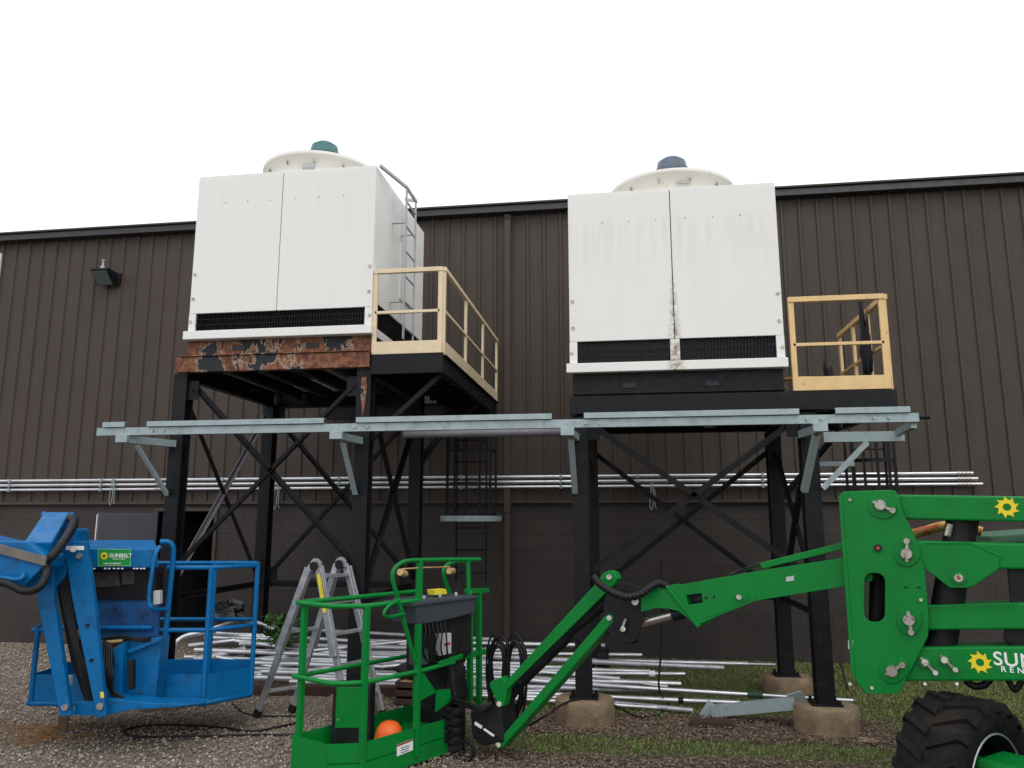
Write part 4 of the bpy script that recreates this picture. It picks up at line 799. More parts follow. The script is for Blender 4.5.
b = MB(); slab(b, [(759, 563), (840, 543), (846, 542), (846, 548.5), (762, 569)], -.09, .12); b.build('upper_link', green_m, gl, .004)
for k in range(4):
    b = MB().tube(spline([G(766, 563+k, -.12-.02*k), G(752, 566+k*.6, -.12-.02*k), G(738, 571.5, -.12-.02*k), G(726, 577, -.12-.02*k)]), .007, 6); b.build('hose', (hose_m, lgrey_m)[k % 2], gl)
b = MB(); slab(b, [(604, 600), (610, 588), (625, 583), (642, 588), (646, 606), (637, 640), (630, 644), (612, 640), (602, 622)], -.055, .02); slab(b, [(604, 600), (610, 588), (625, 583), (642, 588), (646, 606), (637, 640), (630, 644), (612, 640), (602, 622)], -.21, .02); slab(b, [(612, 596), (630, 594), (622, 634), (612, 630)], -.08, .12); kn = b.build('knuckle', plas_m, gl, .004)
b = MB().cyl(G(635, 601.5, -.055), G(635, 601.5, -.02), .026, 12); b.cyl(G(623, 629, -.055), G(623, 629, -.02), .018, 10); b.bar(G(621, 631, -.03), G(626, 619, -.03), .016, .012, up=GN); b.build('pin', zinc_m, kn)
b = MB().cyl(G(618, 629, -.12), G(673, 614.8, -.12), .030, 14); b.build('cylinder_rod', rawsteel_m, gl); b = MB().cyl(G(673, 614.8, -.12), G(712, 604, -.12), .045, 14); b.build('jib_cylinder_or_shade_slab', plas_m, gl)
hp = spline([G(594, 577, .03), G(600, 584, .05), G(612, 592, .06), G(627, 597, .06), G(641, 594, .04), (G(652, 586, .0)), G(660, 583.5, -.04), G(669, 588, -.08)], 14); b = MB().tube(hp, [.028 if i % 4 < 3 else .021 for i in range(len(hp))], 10); b.build('hose_bundle', hose_m, gl)
# jib links
def link(px, off, th, mat=green_m, nm='jib_link', bev=.006): b = MB(); slab(b, px, off, th); return b.build(nm, mat, gl, bev)
j1 = link([(598, 581), (603, 573), (609, 570.5), (615, 573), (617, 579), (613, 586), (507, 690), (504, 706), (499, 708), (489, 685), (490, 682), (501, 677), (505, 682)], -.05, .08)
j2 = link([(604, 617), (609, 614), (613, 616), (613, 622), (503, 747), (497, 749), (494.5, 745)], -.05, .13)
for x, y in ((609, 577), (499, 704)): MB().cyl(G(x, y, -.05), G(x, y, -.035), .020, 10).build('pin', zinc_m, j1)
for x, y in ((609, 618), (498, 745)): MB().cyl(G(x, y, -.05), G(x, y, -.035), .018, 10).build('pin', zinc_m, j2)
b = MB().cyl(G(608, 600, -.13), G(562, 638, -.13), .042, 12); b.cyl(G(568, 633, -.13), G(520, 680, -.13), .06, 12); b.build('jib_cylinder_or_shade_slab', plas_m, gl)
b = MB()
for k in range(5): b.tube(spline([G(606-k, 596+k*3, -.2), G(580-k*2, 618+k*3, -.19), G(552, 648+k*2, -.2), G(525, 672+k*3, -.2), G(505, 700+k*2, -.15), G(488, 712, -.1)]), .011, 6)
b.build('hose', hose_m, gl)
b = MB(); 
for k in range(3): b.tube(spline([G(452, 698+k*2, .0), G(468, 703+k*2, .02), G(480, 707+k*2, .03), G(492, 702+k, -.02)]), .013, 6)
b.tube(spline([G(606, 632, -.2), G(618, 640, -.2), G(630, 643, -.2), G(638, 641, -.2)]), .008, 6); b.build('hose', hose_m, gl)
# rotator and mount
b = MB(); slab(b, [(410, 668), (446, 660), (452, 745), (436, 752), (420, 742)], -.22, .16); b.build('mount_housing', grey_m if False else plas_m, gl, .02)
for k in range(6): MB().bar(G(441+k*.1, 706+k*6.5, .01), G(452, 710+k*6.5, .045), .03, .03, up=GN).build('mount_rib', plas_m, gl, .004)
b = MB(); slab(b, [(470, 712), (500, 706), (504, 742), (482, 746), (472, 738)], -.04, .22); slab(b, [(418, 668), (450, 660), (456, 700), (448, 708), (430, 704)], -.02, .18); b.build('mount_block', plas_m, gl, .012)
c0 = G(452, 706, -.1); c1 = G(452, 752, -.1); pf = [(.001, 0)]
k = 5; H = c0.z-c1.z
for i in range(k): pf += [(.098, H*i/k), (.103, H*(i+.1)/k), (.103, H*(i+.85)/k), (.097, H*(i+.97)/k)]
pf += [(.001, H)]; b = MB().lathe(pf, (c1.x, c1.y, c1.z), n=24); rot = b.build('rotator', plas_m, gl)
b = MB().tube([G(467, 750, .0)+(GA*math.cos(R(a))+up*math.sin(R(a)))*.065 for a in range(0, 361, 20)], .017, 8); b.build('rotator_ring', plas_m, rot)
b = MB(); slab(b, [(441.5, 758.5), (451.5, 757.5), (452, 763), (442, 764)], .03, .004); b.build('label_plate', signw_m, rot)
b = MB().bar(G(475, 723, -.02), G(482, 727.5, -.02), .02, .012, up=GN, mi=0); b.bar(G(484, 729, -.02), G(494, 736, -.02), .012, .012, up=GN); b.build('stay_rod', signw_m, gl)
# basket
QA = (.63, .777); QB = (.777, -.63)
def BK(s, t, z): return CF(-1.594+QA[0]*s+QB[0]*t, 6.0+QA[1]*s+QB[1]*t, z)
BA = RT*QA[0]+FW*QA[1]; BN = RT*QB[0]+FW*QB[1]
def Bp(x, y, off=0): return hit(x, y, BK(.7, .56+off, 0), BN)
out = [(0, 0), (0, .40), (.17, .56), (1.25, .56), (1.25, 0)]
b = MB()
for i in range(5):
    p, q = out[i], out[(i+1) % 5]
    if i == 3: continue
    b.prism([BK(*p, .01), BK(*q, .01), BK(*q, .262), BK(*p, .262)], (BN if i in (1, 2) else BA if i == 0 else -BN)*-.008)
toe = b.build('toe_board', green_m, gl, .0); b = MB().prism([BK(*p, .125) for p in out], (0, 0, .012)); b.build('basket_floor', green_m, gl)
b = MB(); b.tube([BK(0, .0, 1.19), BK(-.0, .395, 1.19), BK(.17, .56, 1.19), BK(.70, .56, 1.19)], .019, 8); b.tube([BK(-.02, .0, 1.19), BK(1.25, 0, 1.19)], .019, 8)
b.build('top_rail', green_m, gl)
b = MB(); b.tube([BK(0, -.03, .665), BK(0, .40, .665), BK(.07, .49, .665), BK(.19, .56, .665), BK(.78, .56, .665)], .018, 8); b.tube([BK(0, 0, .665), BK(1.25, 0, .665)], .018, 8); b.tube([BK(.78, .56, .665), BK(1.10, .56, .68)], .018, 8); b.build('mid_rail', green_m, gl)
for s, t, z in ((.03, .03, 1.185), (.18, .557, 1.185), (.70, .557, 1.50), (1.22, .01, 1.185)): MB().bar(BK(s, t, .06), BK(s, t, z), .042, .042, up=BA).build('basket_post', green_m, gl, .005)
b = MB().tube(spline([Bp(480, 559.5), Bp(455, 559.5), Bp(430, 560), Bp(412, 560.5), Bp(402, 562.5), Bp(394.5, 569), Bp(392.5, 578), Bp(396, 592), Bp(402, 614), Bp(410, 644), Bp(416, 662)], 6), .017, 8)
b.tube(spline([Bp(470, 561, -.22), Bp(456, 561.5, -.22), Bp(446, 566, -.22), Bp(444, 575, -.22), Bp(452, 600, -.22)], 6), .017, 8); b.tube([Bp(468, 560), Bp(469, 597)], .018, 8); b.build('control_frame', green_m, gl)
b = MB().tube(spline([Bp(399, 600, .05), Bp(389, 606, .08), Bp(384, 613, .09), Bp(388, 617, .08), Bp(404, 614, .02)], 6), .013, 8); b.build('grab_handle', green_m, gl)
b = MB()
for x0, x1, ya, yb in ((476, 482, 592, 738), (467.5, 472.5, 600, 700)): b.bar(Bp((x0+x1)/2, ya, -.10), Bp((x0+x1)/2, yb, -.10), .05, .03, up=BA)
b.bar(Bp(466, 591, -.1), Bp(488, 590.5, -.1), .04, .04); b.bar(Bp(463, 657, -.1), Bp(486, 651, -.1), .035, .04); b.bar(Bp(438, 664), Bp(462, 656), .03, .035); b.build('gate_frame', green_m, gl, .004)
b = MB().tube([Bp(402, 569, .0), Bp(425, 567.5, .0), Bp(450, 567, -.1)], .006, 6); tc_ = b.build('safety_cord', tan_m, gl); b = MB().cyl(Bp(400, 572, .03), Bp(405, 574, -.03), .026, 12); b.cyl(Bp(449, 571, -.14), Bp(453, 571, -.2), .026, 12); b.build('cord_roller', tan_m, tc_)
b = MB().prism([Bp(x, y, .02) for x, y in ((415, 604), (420, 600), (470, 595), (476, 597), (475.5, 613), (440, 622), (418, 625))], -BN*.30); tr = b.build('tool_tray', grey_m, gl, .012)
b = MB().prism([Bp(x, y, .035) for x, y in ((412, 603), (478, 595.5), (478, 598.5), (412, 607))], -BN*.33); b.build('tray_lid', grey_m, tr, .006)
b = MB()
for x in (424, 440, 456, 470): b.cyl(Bp(x, 600.5-(x-424)*.1, -.04), Bp(x, 595.5-(x-424)*.1, -.04), .012, 8)
b.build('switch', lgrey_m, tr); b = MB().prism([Bp(x, y, -.06) for x, y in ((434, 590), (446, 589), (447, 594), (435, 595))], -BN*.08); b.build('warning_tag', hiviz_m, tr)
b = MB().prism([Bp(x, y, -.06) for x, y in ((420, 624), (472, 613), (472, 652), (452, 668), (420, 672))], -BN*.16); b.build('control_housing', plas_m, gl, .01)
b = MB().prism([Bp(x, y, .0) for x, y in ((440.5, 634), (451.5, 633), (451.5, 653.5), (440.5, 656))], -BN*.055); eb = b.build('control_box', lgrey_m, gl, .004)
b = MB().prism([Bp(x, y, .003) for x, y in ((444, 643.5), (450.5, 642), (450.5, 644.5), (444, 646))], -BN*.002); b.build('red_mark', red_m, eb)
b = MB().prism([Bp(x, y, .0) for x, y in ((418, 651), (429, 649), (429, 664), (418, 666))], -BN*.1); b.build('socket_box', grey_m, gl, .004)
b = MB(); 
for k in range(6): x = 424+k*4; b.tube(spline([Bp(x, 622, .0), Bp(x+2, 632, .03), Bp(x-1+k % 3*2, 648, .02), Bp(x+4, 662, .0), Bp(448, 690, -.05)], 5), .007, 5)
b.build('wiring', hose_m, gl)
b = MB().prism([Bp(x, y, .012) for x, y in ((437, 690), (450, 689), (452, 700), (436, 712))], -BN*.01); b.prism([Bp(x, y, .004) for x, y in ((418, 664), (436, 692), (418, 702))], -BN*.008); b.build('corner_gusset', green_m, gl)
b = MB().prism([Bp(x, y, .006) for x, y in ((397, 745), (413, 739), (413, 750), (397, 756.5))], -BN*.003); dl = b.build('decal', signw_m, toe)
b = MB().prism([Bp(x, y, .008) for x, y in ((397, 745), (413, 739), (413, 740.6), (397, 746.8))], -BN*.001); b.build('decal_stripe', red_m, dl)
b = MB()
for k in range(3): b.prism([Bp(x, y+k*2.3, .008) for x, y in ((401, 748), (409, 745), (409, 745.8), (401, 748.8))], -BN*.001)
b.build('decal_text', teal_m, dl)
# things in the basket
sb_ = thing('storage_box', 'green and black upright box standing in the green basket', 'box', BK(.5, .1, .137))
p0 = BK(.28, .34, .064); u = (BA*.35+BN*.9).normalized(); u = RT; v_ = FW
b = MB(); w_ = .27; c = BK(.36, .17, .137)-RT*.10+V((0, 0, .0)); 
b.prism([c-u*.02, c+u*w_, c+u*w_+v_*.2, c-u*.02+v_*.2], (0, 0, .43)); b.build('body', plas_m, sb_, .01)
b = MB().prism([c+u*.01-v_*.002+V((0, 0, .13)), c+u*(w_-.05)-v_*.002+V((0, 0, .13)), c+u*(w_-.05)-v_*.002+V((0, 0, .42)), c+u*.01-v_*.002+V((0, 0, .42))], -v_*.012); dr = b.build('door', green_m, sb_, .003)
for a_ in (.03, w_-.07): MB().cyl(c+u*a_-v_*.014+V((0, 0, .19)), c+u*a_-v_*.02+V((0, 0, .19)), .008, 8).build('screw', zinc_m, dr)
hh = BK(.57, .40, .137); ht = thing('hard_hat', 'orange hard hat lying on the floor of the green basket', 'hard hat', hh)
b = MB(); n = 24; pr = [(.098, .0), (.103, .03), (.10, .07), (.088, .11), (.062, .14), (.028, .153), (.001, .155)]; b.lathe(pr, hh+V((0, 0, .02)), n=n)
for i in range(-3, 4): a = i*.0; 
b.build('shell', orange_m, ht); b = MB(); 
cc = [hh+RT*math.cos(R(a))*(.108+.045*max(0, math.cos(R(a))))+FW*math.sin(R(a))*(.108+.045*max(0, math.cos(R(a))))+V((0, 0, .02)) for a in range(0, 360, 12)]; b.prism(cc, (0, 0, .010)); b.build('brim', orange_m, ht, .003)
b = MB(); 
for s_ in (-.03, 0, .03): b.tube([hh+FW*s_+RT*(.10*math.cos(R(a)))+V((0, 0, .022+.137*math.sin(R(a)))) for a in range(10, 171, 16)], .008, 6)
b.build('ridge', orange_m, ht)
# hanging coils
for k, (cx, lab) in enumerate(((498, 'left one of two black cable coils hanging between basket and jib'), (515, 'right one of two black cable coils hanging beside the green jib link'))):
    b = MB()
    for i in range(10):
        c = G(cx+random.uniform(-2, 2), 678+random.uniform(-3, 3), -.28-.015*i); rx = random.uniform(.06, .105); rz = random.uniform(.26, .33); ph = random.uniform(-.1, .1)
        b.tube([c+GA*(rx*math.cos(R(a))+ph*rz*math.sin(R(a)))+up*rz*math.sin(R(a))-GN*.01*math.sin(R(a*2)) for a in range(0, 361, 15)], .009, 6, caps=False)
    tag(b.build('cable_coil', hose_m), lab, 'cable coil', 'black cable coils on the green lift')
# wheels, axle, chassis
def wheel(c, ax, r=.435, w=.33, parent=gl, pm=green_m):
    ax = V(ax).normalized(); c = V(c); h = w/2; wh = MB()
    wh.lathe([(r*.60, h*.86), (r*.66, h*.97), (r*.80, h), (r*.90, h*.92), (r*.945, h*.8), (r*.955, 0), (r*.945, -h*.8), (r*.90, -h*.92), (r*.80, -h), (r*.66, -h*.97), (r*.60, -h*.86)], c, ax, 56)
    ty = wh.build('wheel', rub_m, parent); u = ax.orthogonal().normalized(); w_ = ax.cross(u); lg_ = MB(); N_ = 20
    for i in range(2*N_):
        a = math.pi*i/N_; sd_ = 1 if i % 2 else -1; t0 = a
        def pt(da, ra, x): return c+(u*math.cos(t0+da)+w_*math.sin(t0+da))*ra+ax*x*sd_
        da = .10; sk = .16
        bot_ = [pt(-da*.5+sk, r*.94, h*.02), pt(da*.9+sk, r*.94, h*.02), pt(da*.7, r*.93, h*.82), pt(da*.55, r*.86, h*1.0), pt(-da*.75, r*.86, h*1.0), pt(-da*.6, r*.93, h*.82)]
        top_ = [pt(-da*.35+sk, r*1.0, h*.04), pt(da*.7+sk, r*1.0, h*.04), pt(da*.5, r*.995, h*.86), pt(da*.4, r*.88, h*1.05), pt(-da*.6, r*.88, h*1.05), pt(-da*.45, r*.995, h*.86)]
        o = bot_+top_; lg_.add(o, [(6, 7, 8, 11), (11, 8, 9, 10), (0, 1, 7, 6), (1, 2, 8, 7), (2, 3, 9, 8), (3, 4, 10, 9), (4, 5, 11, 10), (5, 0, 6, 11)])
    tl = lg_.build('tread_lugs', rub_m, ty, recalc=True)
    b = MB().lathe([(r*.60, -h*.86), (r*.61, -h*.7), (r*.56, -h*.6), (r*.56, h*.6), (r*.61, h*.7), (r*.60, h*.86), (r*.62, h*.88)], c, ax, 48); b.lathe([(r*.56, h*.1), (r*.3, h*.05), (r*.22, h*.3), (.001, h*.3)], c, ax, 32); b.lathe([(r*.56, h*.05), (r*.3, -h*.02), (r*.22, -h*.2), (.001, -h*.2)], c, ax, 32); b.build('rim', plas_m if pm is green_m else signw_m, ty); MB().tube([c+(u*math.cos(R(a))+w_*math.sin(R(a)))*r*.615+ax*h*.93 for a in range(0, 361, 10)], .006, 6, caps=False).build('rim_edge', alud_m, ty)
    return ty
wa = (RT*.55-FW*.835); wc = CF(2.41, 4.42, .435); wheel(wc, wa, .435, .35)
b = MB(); e = wc+wa*1.9+V((0, 0, .0)); b.bar(wc+wa*.12+V((0, 0, .03)), e+V((0, 0, .03)), .30, .27); ax_ = b.build('axle', green_m, gl, .03)
MB().cyl(wc+wa*.02, wc+wa*.2, .14, 24).build('hub', green_m, ax_)
cdir = RT*.854+FW*.52; cc = wc+wa*1.3; b = MB().bar(cc+V((0, 0, .1))+cdir*.15, cc+V((0, 0, .1))+cdir*2.3, .8, .35); b.build('chassis', green_m, gl, .03)
t0 = G(1135, 600, -.15); b = MB().bar(t0+GA*.05+V((0, 0, -.55)), t0+GA*.9+V((0, 0, -.55)), 1.0, .5); b.bar(t0+GA*.0+V((0, 0, .05)), t0+GA*.25+V((0, 0, .05)), .3, 1.0); b.bar(t0+GA*.45+V((0, 0, -1.15)), t0+GA*.45+V((0, 0, -.8)), .8, .8); b.build('turntable', green_m, gl, .03)

# ================================================================ BLUE LIFT
def Q(x, y, d): return hit(x, y, CF(0, d), FW)
def bslab(b, px, d, th, holes=()): return b.prism([Q(x, y, d) for x, y in px], FW*th, 0, [[Q(x, y, d) for x, y in h] for h in holes])
bt = thing('boom_lift', 'blue boom lift with its empty basket hanging over the gravel at left', 'boom lift', CF(-7.6, 5.6, 0))
d0 = 6.8; l0, l1, l2, l3 = -4.02, -2.57, -2.28, -2.40
def BB(l, d, z): return CF(l, d, z)
fp = [(l0, d0), (l1, d0), (l2, d0+.33), (l3, 7.52), (l0, 7.52)]
b = MB()
for i in range(5):
    p, q = fp[i], fp[(i+1) % 5]; c = CF((p[0]+q[0])/2, (p[1]+q[1])/2); inn = (CF(-3.4, 7.2)-c).normalized()
    b.prism([BB(*p, .31), BB(*q, .31), BB(*q, .53), BB(*p, .53)], V((inn.x, inn.y, 0))*.006)
b.build('toe_board', blue_m, bt)
b = MB().prism([BB(*p, .29) for p in fp], (0, 0, .015)); b.build('basket_floor', blue_m, bt)
b = MB().tube([BB(*p, .30) for p in fp]+[BB(*fp[0], .30)], .022, 8); b.build('floor_tube', blue_m, bt)
b = MB().tube([BB(l, d, 1.40) for l, d in ((-2.95, d0), (l1, d0), (l2, d0+.33), (l3, 7.50), (l3-.02, 7.52), (-3.0, 7.52), (-3.5, 7.52))], .020, 8); b.build('top_rail', blue_m, bt)
b = MB().tube([BB(l, d, .885) for l, d in ((-3.5, d0), (l1, d0), (l2, d0+.33), (l3, 7.52), (l0, 7.52))], .020, 8); b.tube([BB(l, d0, .885) for l in (l0-.03, -3.82)], .020, 8); b.build('mid_rail', blue_m, bt)
for l, d, za in ((l1, d0, 1.4), (l2, d0+.33, 1.4), (l3, 7.5, 1.4), (-2.80, 7.5, 1.4), (l0+.02, d0, .93), (-3.05, d0, .9), (-3.5, 7.5, 1.4)): MB().cyl(BB(l, d, .3), BB(l, d, za), .022, 10).build('basket_post', blue_m, bt)
# control hood
h = 6.62; b = MB(); pr = [Q(76, 567.5, h), Q(76, 549, h), Q(76, 540, 6.95), Q(76, 575, 6.95)]; dl_ = (Q(158, 549, h)-Q(76, 549, h)); b.prism(pr, dl_); hood = b.build('control_hood', blue_m, bt, .008)
b = MB(); bslab(b, [(80, 568), (156, 568), (155, 600), (82, 600)], 6.72, .16); b.build('control_panel', plas_m, bt, .01)
b = MB(); bslab(b, [(84, 572), (118, 571), (120, 586), (84, 588)], 6.715, .01); bslab(b, [(122, 571), (134, 571), (134, 584), (122, 585)], 6.71, .01); b.build('smudged_panel', M('dusty_panel', (.045, .04, .038), .7, 0, .4, 15), bt)
b = MB(); bslab(b, [(80, 598), (160, 598), (158, 640), (84, 642)], 6.74, .02); b.build('rear_sheet', M('grimy_blue_paint', (.006, .075, .23), .5, 0, .3, 5, .03, 12, dirt=(.008, .012, .025), dthr=.56, dscale=6, dsoft=.14), bt)
b = MB().tube([BB(-3.75, 6.72, .915), BB(-3.0, 6.72, .915)], .02, 8); b.build('ledge_tube', blue_m, bt)
# loops of tube at the hood's right end
b = MB().tube(spline([Q(160, 542, 6.7), Q(168, 542, 6.72), Q(173, 547, 6.74), Q(173, 560, 6.76), Q(169, 600, 6.78), Q(165, 640, 6.79), Q(157, 700, 6.8)], 6), .022, 8)
b.tube(spline([Q(160, 546, 6.62), Q(155, 556, 6.58), Q(151, 580, 6.56), Q(149, 600, 6.56), Q(153, 609, 6.58), Q(167, 609, 6.75)], 6), .017, 8); b.build('control_frame', blue_m, bt)
b = MB(); bslab(b, [(153, 591), (160, 590.5), (160, 604), (153, 605)], 6.6, .05); b.build('control_box', lgrey_m, bt, .004)
# sign
q = [Q(98.3, 549, h-.003), Q(130.8, 549, h-.003), Q(130.8, 566, h-.003), Q(98.3, 566, h-.003)]; b = MB().prism(q, -FW*.003); sg = b.build('sign', signg_m, bt)
upv = (Q(100, 550, h)-Q(100, 560, h)).normalized(); W_ = (q[1]-q[0]).length; H_ = (q[0]-q[3]).length; o = q[3]-FW*.0045
b = MB(); 
for (x0, x1, y0, y1) in ((0, W_, 0, .004), (0, W_, H_-.004, H_), (0, .004, .0041, H_-.0041), (W_-.004, W_, .0041, H_-.0041)): b.prism([o+RT*x0+upv*y0, o+RT*x1+upv*y0, o+RT*x1+upv*y1, o+RT*x0+upv*y1], -FW*.001)
b.build('sign_border', leaf_m if False else M('pale_green_border', (.25, .6, .25), .5), sg)
sun_logo(o+RT*.052+upv*(H_-.056)-FW*.001, .036, RT, upv, sg, 'sun_emblem', 12, .02); MB().cyl(o+RT*.052+upv*(H_-.056)-FW*.001, o+RT*.052+upv*(H_-.056)-FW*.003, .012, 14).build('emblem_centre', sunb_m, sg)
text_mesh('lettering', 'SUNBELT', .044, o+RT*.096+upv*(H_-.068)-FW*.001, RT, upv, signw_m, sg, .012, 1.06); text_mesh('lettering', 'RENTALS', .018, o+RT*.125+upv*(H_-.088)-FW*.001, RT, upv, signw_m, sg, .01, 1.5); text_mesh('lettering', '1-800-NO-SWEAT', .018, o+RT*.04+upv*.014-FW*.001, RT, upv, signw_m, sg, .02, 1.1)
b = MB()
for x in (93, 104, 108, 113, 117, 121, 133, 136, 140, 143): bslab(b, [(x, 567.9), (x+2.2, 567.9), (x+2.2, 569.1), (x, 569.1)], h-.004, .004)
b.build('edge_marks', signw_m, hood)
# lower mount
b = MB(); bslab(b, [(128, 640), (162, 637), (155, 700), (121, 704)], 6.6, .16); bslab(b, [(112, 650), (124, 642), (121, 700), (108, 708)], 6.5, .08); b.bar(Q(128, 652, 6.56), Q(160, 640, 6.56), .03, .03); b.build('basket_mount', blue_m, bt, .008)
b = MB(); bslab(b, [(74, 703), (112, 699), (150, 703), (200, 704), (170, 708), (130, 710), (104, 716), (74, 715)], 6.36, .2); b.build('mount_base', blue_m, bt, .006)
b = MB(); 
for k in range(7): b.tube(spline([Q(118+k*2, 638, 6.6), Q(104+k, 650, 6.5), Q(100+k*2, 664+k, 6.48), Q(106+k, 682, 6.5), Q(116, 694+k, 6.5)], 5), .010, 5)
for k in range(4): b.tube(spline([Q(96, 640+k*2, 6.55), Q(120, 636+k, 6.55), Q(140, 638+k, 6.55), Q(165, 636+k, 6.7)], 5), .009, 5)
b.build('hose', hose_m, bt)
b = MB().bar(Q(100, 642, 6.5), Q(122, 640.5, 6.5), .03, .015); b.build('bare_strip', tan_m, bt)
# jib
b = MB(); bslab(b, [(63, 541), (86, 541), (94, 600), (106, 716), (97, 719), (72, 600)], 6.28, .05); b.build('jib_link', blue_m, bt, .008)
b = MB(); bslab(b, [(50, 556), (66, 548), (76, 600), (90, 660), (97, 712), (88, 712), (70, 660), (58, 600)], 6.44, .08); b.build('jib_cylinder_or_shade_slab', plas_m, bt, .01)  # flat black slab standing in for the shaded inner side of the link
b = MB(); bslab(b, [(35, 560), (51, 558), (54, 600), (71, 716), (60, 718), (37, 600)], 6.26, .05); b.build('jib_link', blue_m, bt, .008)
b = MB(); bslab(b, [(28, 541), (50, 548), (64, 541), (70, 528), (75, 530), (74, 548), (64, 578), (50, 592), (32, 586), (24, 566)], 6.30, .22); b.build('knuckle', blue_m, bt, .01)
b = MB().bar(Q(57, 518, 6.62), Q(38, 549, 6.05), .19, .11); b.build('jib_head', blue_m, bt, .012)
for p in ((43, 514), (71, 515)): MB().cyl(Q(p[0], p[1]+1, 6.60), Q(p[0]+3, p[1]+1, 6.60), .03, 12).build('pin', blue_m, bt)
hp = spline([Q(70, 518, 6.5), Q(74, 520, 6.4), Q(72, 528, 6.3), Q(62, 544, 6.1), Q(52, 556, 6.0), Q(44, 562, 6.0)], 12); b = MB().tube(hp, [.034 if i % 4 < 3 else .028 for i in range(len(hp))], 10); b.build('hose_bundle', hose_m, bt)
b = MB().tube(spline([Q(72, 518, 6.45), Q(76, 530, 6.4), Q(75, 552, 6.35), Q(72, 556, 6.3)], 8), .02, 8); b.build('hose', hose_m, bt); MB().cyl(Q(73, 549, 6.2), Q(73, 549, 6.35), .025, 12).build('pin', zinc_m, bt)
b = MB(); bslab(b, [(-320, 470), (0, 541), (28, 541.5), (47, 557), (44, 566), (20, 590), (-320, 520)], 5.97, .26); bm_ = b.build('boom_arm', blue_m, bt, .01)
b = MB(); bslab(b, [(-320, 478), (0, 544.5), (46, 557), (44.5, 566), (0, 554), (-320, 488)], 5.945, .022); b.build('boom_edge', capgrey_m, bm_, .003)
b = MB().tube(spline([Q(-60, 570, 5.9), Q(-10, 580, 5.9), Q(8, 584, 5.9), Q(24, 591, 5.9), Q(38, 588, 5.9), Q(46, 576, 5.95), Q(47, 566, 6.0)], 8), .03, 8); b.tube(spline([Q(-60, 568, 5.92), Q(5, 578, 5.92), Q(20, 579, 5.92), Q(24, 574, 5.95)], 6), .018, 8, 1); b.build('hose', [hose_m, blue_m], bt)
tpt = Q(-320, 495, 6.1); b = MB().bar(tpt+V((0, 0, -.1)), V((tpt.x, tpt.y, .9)), .5, .5); b.bar(V((tpt.x, tpt.y, .9))-RT*.8, V((tpt.x, tpt.y, .9))+RT*.5, 1.3, .6); b.bar(V((tpt.x, tpt.y, .5))-RT*1.0, V((tpt.x, tpt.y, .5))+RT*.8, .9, .25); b.build('turntable', blue_m, bt, .03)
for sl in (-.8, .7):
    for sd_ in (-.62, .62): wheel(V((tpt.x, tpt.y, .42))+RT*sl+FW*sd_, FW*(-1 if sd_ < 0 else 1), .42, .28, bt, blue_m)
# pins, fittings and hoses on the blue jib
for x, y, d_, rr_ in ((101, 706, 6.28, .026), (66, 707, 6.26, .024), (44, 570, 6.26, .026), (80, 556, 6.28, .022), (92, 660, 6.28, .012), (88, 625, 6.28, .012)):
    c = Q(x, y, d_); MB().cyl(c, c-FW*.022, rr_, 14).build('pin', zinc_m if rr_ > .02 else plas_m, bt)
for k in range(5):
    b = MB().tube(spline([Q(60+k*2, 566+k*2, 6.36-.01*k), Q(63+k*2, 600, 6.34), Q(72+k*2, 640+k*3, 6.33), Q(80+k*2.4, 672, 6.34), Q(88+k*3, 700, 6.36)], 6), .010, 6); b.build('hose', hose_m, bt)
for k in range(6):
    b = MB().tube(spline([Q(104+k*1.5, 640+k, 6.48), Q(99+k*2.5, 652+k*2, 6.40), Q(103+k*2, 668+k*2, 6.38), Q(107+k, 684+k, 6.40), Q(114+k*2, 698, 6.42)], 6), .009, 6); b.build('hose', hose_m, bt)
for (x0, y0, x1, y1, m_) in ((70, 630, 78, 640, zinc_m), (66, 676, 70, 686, lgrey_m), (128, 660, 133, 690, plas_m), (106, 655, 112, 668, plas_m)):
    b = MB(); bslab(b, [(x0, y0), (x1, y0), (x1, y1), (x0, y1)], 6.40 if x0 < 100 else 6.46, .05); b.build('valve_block', m_, bt, .008)
b = MB(); bslab(b, [(66, 546), (84, 546), (84, 550), (66, 550)], 6.276, .003); b.build('decal', signw_m, bt)
b = MB(); bslab(b, [(100, 692), (103.5, 692), (104, 698), (100.6, 698)], 6.276, .003); b.build('decal', hiviz_m, bt)
# pad below jib
b = MB().bar(Q(64, 716, 6.25), Q(63, 731, 6.25), .07, .03); tag(b.build('jib_stub', wood_m, bt))

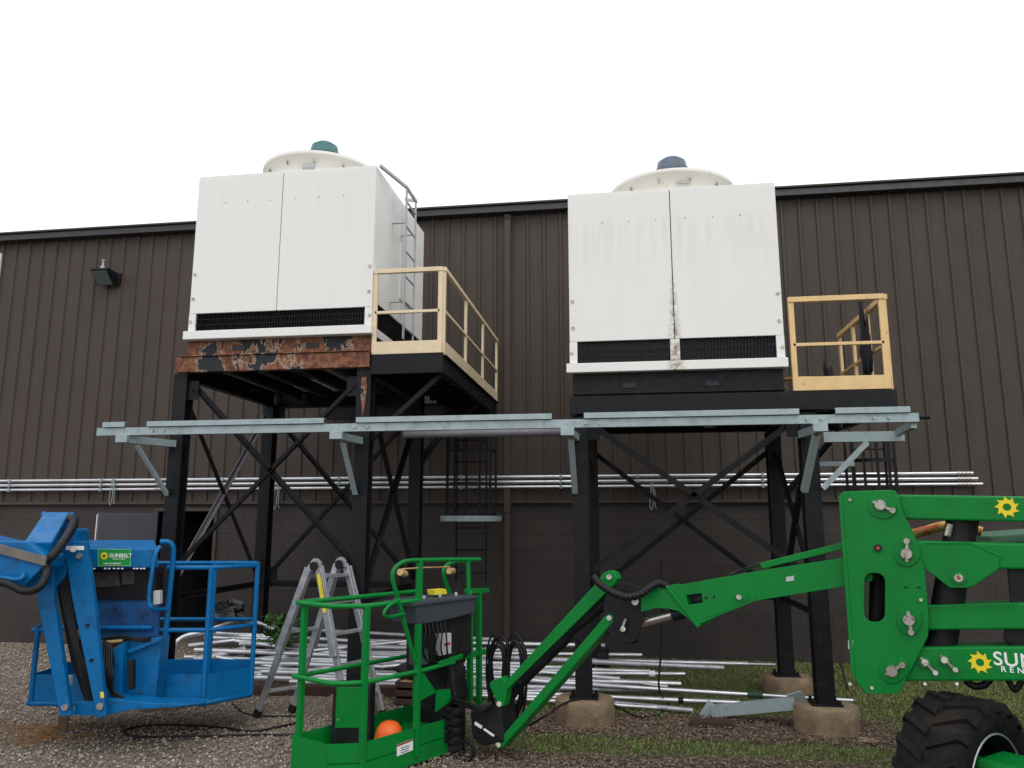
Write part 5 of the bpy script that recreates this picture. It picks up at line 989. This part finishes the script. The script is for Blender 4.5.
# ================================================================ STEP LADDER
sl = thing('step_ladder', 'aluminium folding step ladder standing open on the gravel between the lifts', 'step ladder', (-2.95, -3.4, 0))
A_ = PZ(257, 715, .03); B_ = PZ(292, 710, .03); C_ = PZ(348, 726, .03); D_ = PZ(383, 716, .03); hz = 1.41
a1 = PY(316, 566, (A_.y+C_.y)/2); a2 = PY(341, 566, (B_.y+D_.y)/2); H1 = V((a1.x, a1.y, hz)); H2 = V((a2.x, a2.y, hz))
def rail_(p, h_, sgn, w=.065): 
    b = MB(); u = (H2-H1).normalized(); b.bar(p, h_, .028, w, up=u.cross((h_-p).normalized())); return b
for p, h_, s_ in ((A_, H1, -1), (B_, H2, -1), (C_, H1, 1), (D_, H2, 1)):
    hh_ = h_+V((.045*s_, 0, -.03)); r_ = rail_(p, hh_, s_).build('ladder_rail', alud_m, sl, .005)
    b = MB(); d_ = (hh_-p).normalized(); b.bar(p-d_*.02, p+d_*.05, .036, .075, up=(H2-H1).normalized().cross(d_)); b.build('rubber_foot', plas_m, r_, .004)
    d2 = p.lerp(hh_, .55); b = MB(); ud = (H2-H1).normalized(); off = ud*(.03 if h_ is H2 else -.03); b.bar(p.lerp(hh_, .42)+off, hh_+off-d_*.02, .024, .075, up=ud.cross(d_)); b.build('outer_rail', alud_m, r_, .004)
for (p, q, s_) in ((A_, B_, -1), (C_, D_, 1)):
    for k in (.16, .36, .56, .76, .93):
        x = p.lerp(H1+V((.045*s_, 0, -.03)), k); y = q.lerp(H2+V((.045*s_, 0, -.03)), k); MB().bar(x, y, .055, .03, up=(0, 0, 1)).build('rung', alud_m, sl, .004)
for h_ in (H1, H2):
    u = (H2-H1).normalized(); w_ = V((1, 0, 0))-u*u.x; w_.normalize(); pts = [h_+V((0, 0, -.04))+w_*.055*math.cos(R(a))+V((0, 0, .065*math.sin(R(a)))) for a in range(-10, 191, 20)]; b = MB()
    for i in range(len(pts)-1): b.bar(pts[i], pts[i+1], .034, .03, up=u)
    hg = b.build('hinge_arch', alud_m, sl, .003); b = MB(); b.cyl(h_+u*.04+V((0, 0, -.03)), h_-u*.04+V((0, 0, -.03)), .042, 18); b.build('hinge_hub', plas_m, hg)
d_ = (H1-C_).normalized(); u = (H2-H1).normalized(); nn = u.cross(d_); 
f0 = C_.lerp(H1+V((.045, 0, -.03)), .70); f1 = C_.lerp(H1+V((.045, 0, -.03)), .95); sgn = -1 if u.dot(FW) > 0 else 1
b = MB().prism([f0-nn*.02+u*.0, f0+nn*.02, f1+nn*.02, f1-nn*.02], u*sgn*.003)
for i in range(len(b.v)): b.v[i] = b.v[i]+u*sgn*.046
b.build('yellow_label', hiviz_m, sl)
#LIFTS_END
# ---------------------------------------------------------------- light, world, camera
w = bpy.data.worlds.new('World'); S.world = w; w.use_nodes = True; N = w.node_tree.nodes; L = w.node_tree.links; bg = N['Background']
sky = N.new('ShaderNodeTexSky'); sky.sky_type = 'NISHITA'; sky.sun_disc = False; sky.sun_elevation = R(52); sky.sun_rotation = R(160); sky.dust_density = 4
mx = N.new('ShaderNodeMix'); mx.data_type = 'RGBA'; mx.inputs[0].default_value = .88; L.new(sky.outputs[0], mx.inputs[6]); mx.inputs[7].default_value = (15.6, 16.0, 16.8, 1)
L.new(mx.outputs[2], bg.inputs['Color']); bg.inputs['Strength'].default_value = .088
sd = bpy.data.lights.new('sun', 'SUN'); sd.energy = .8; sd.angle = R(40); sd.color = (1, .97, .93); so = bpy.data.objects.new('sun', sd); COL.objects.link(so)
d = V((math.sin(R(160))*math.cos(R(52)), math.cos(R(160))*math.cos(R(52)), math.sin(R(52)))); so.rotation_euler = (-d).to_track_quat('-Z', 'Y').to_euler()
cd = bpy.data.cameras.new('camera'); co = bpy.data.objects.new('camera', cd); COL.objects.link(co); S.camera = co
cd.sensor_width = 36; cd.lens = F/1024*36; cd.clip_end = 3000; cd.clip_start = .05; co.location = CAM; co.rotation_euler = (math.pi/2+TH, 0, YAW)
S.view_settings.view_transform = 'Standard'; S.view_settings.look = 'None'; S.view_settings.exposure = 0; S.view_settings.gamma = 1
S.render.resolution_x = 1024; S.render.resolution_y = 768
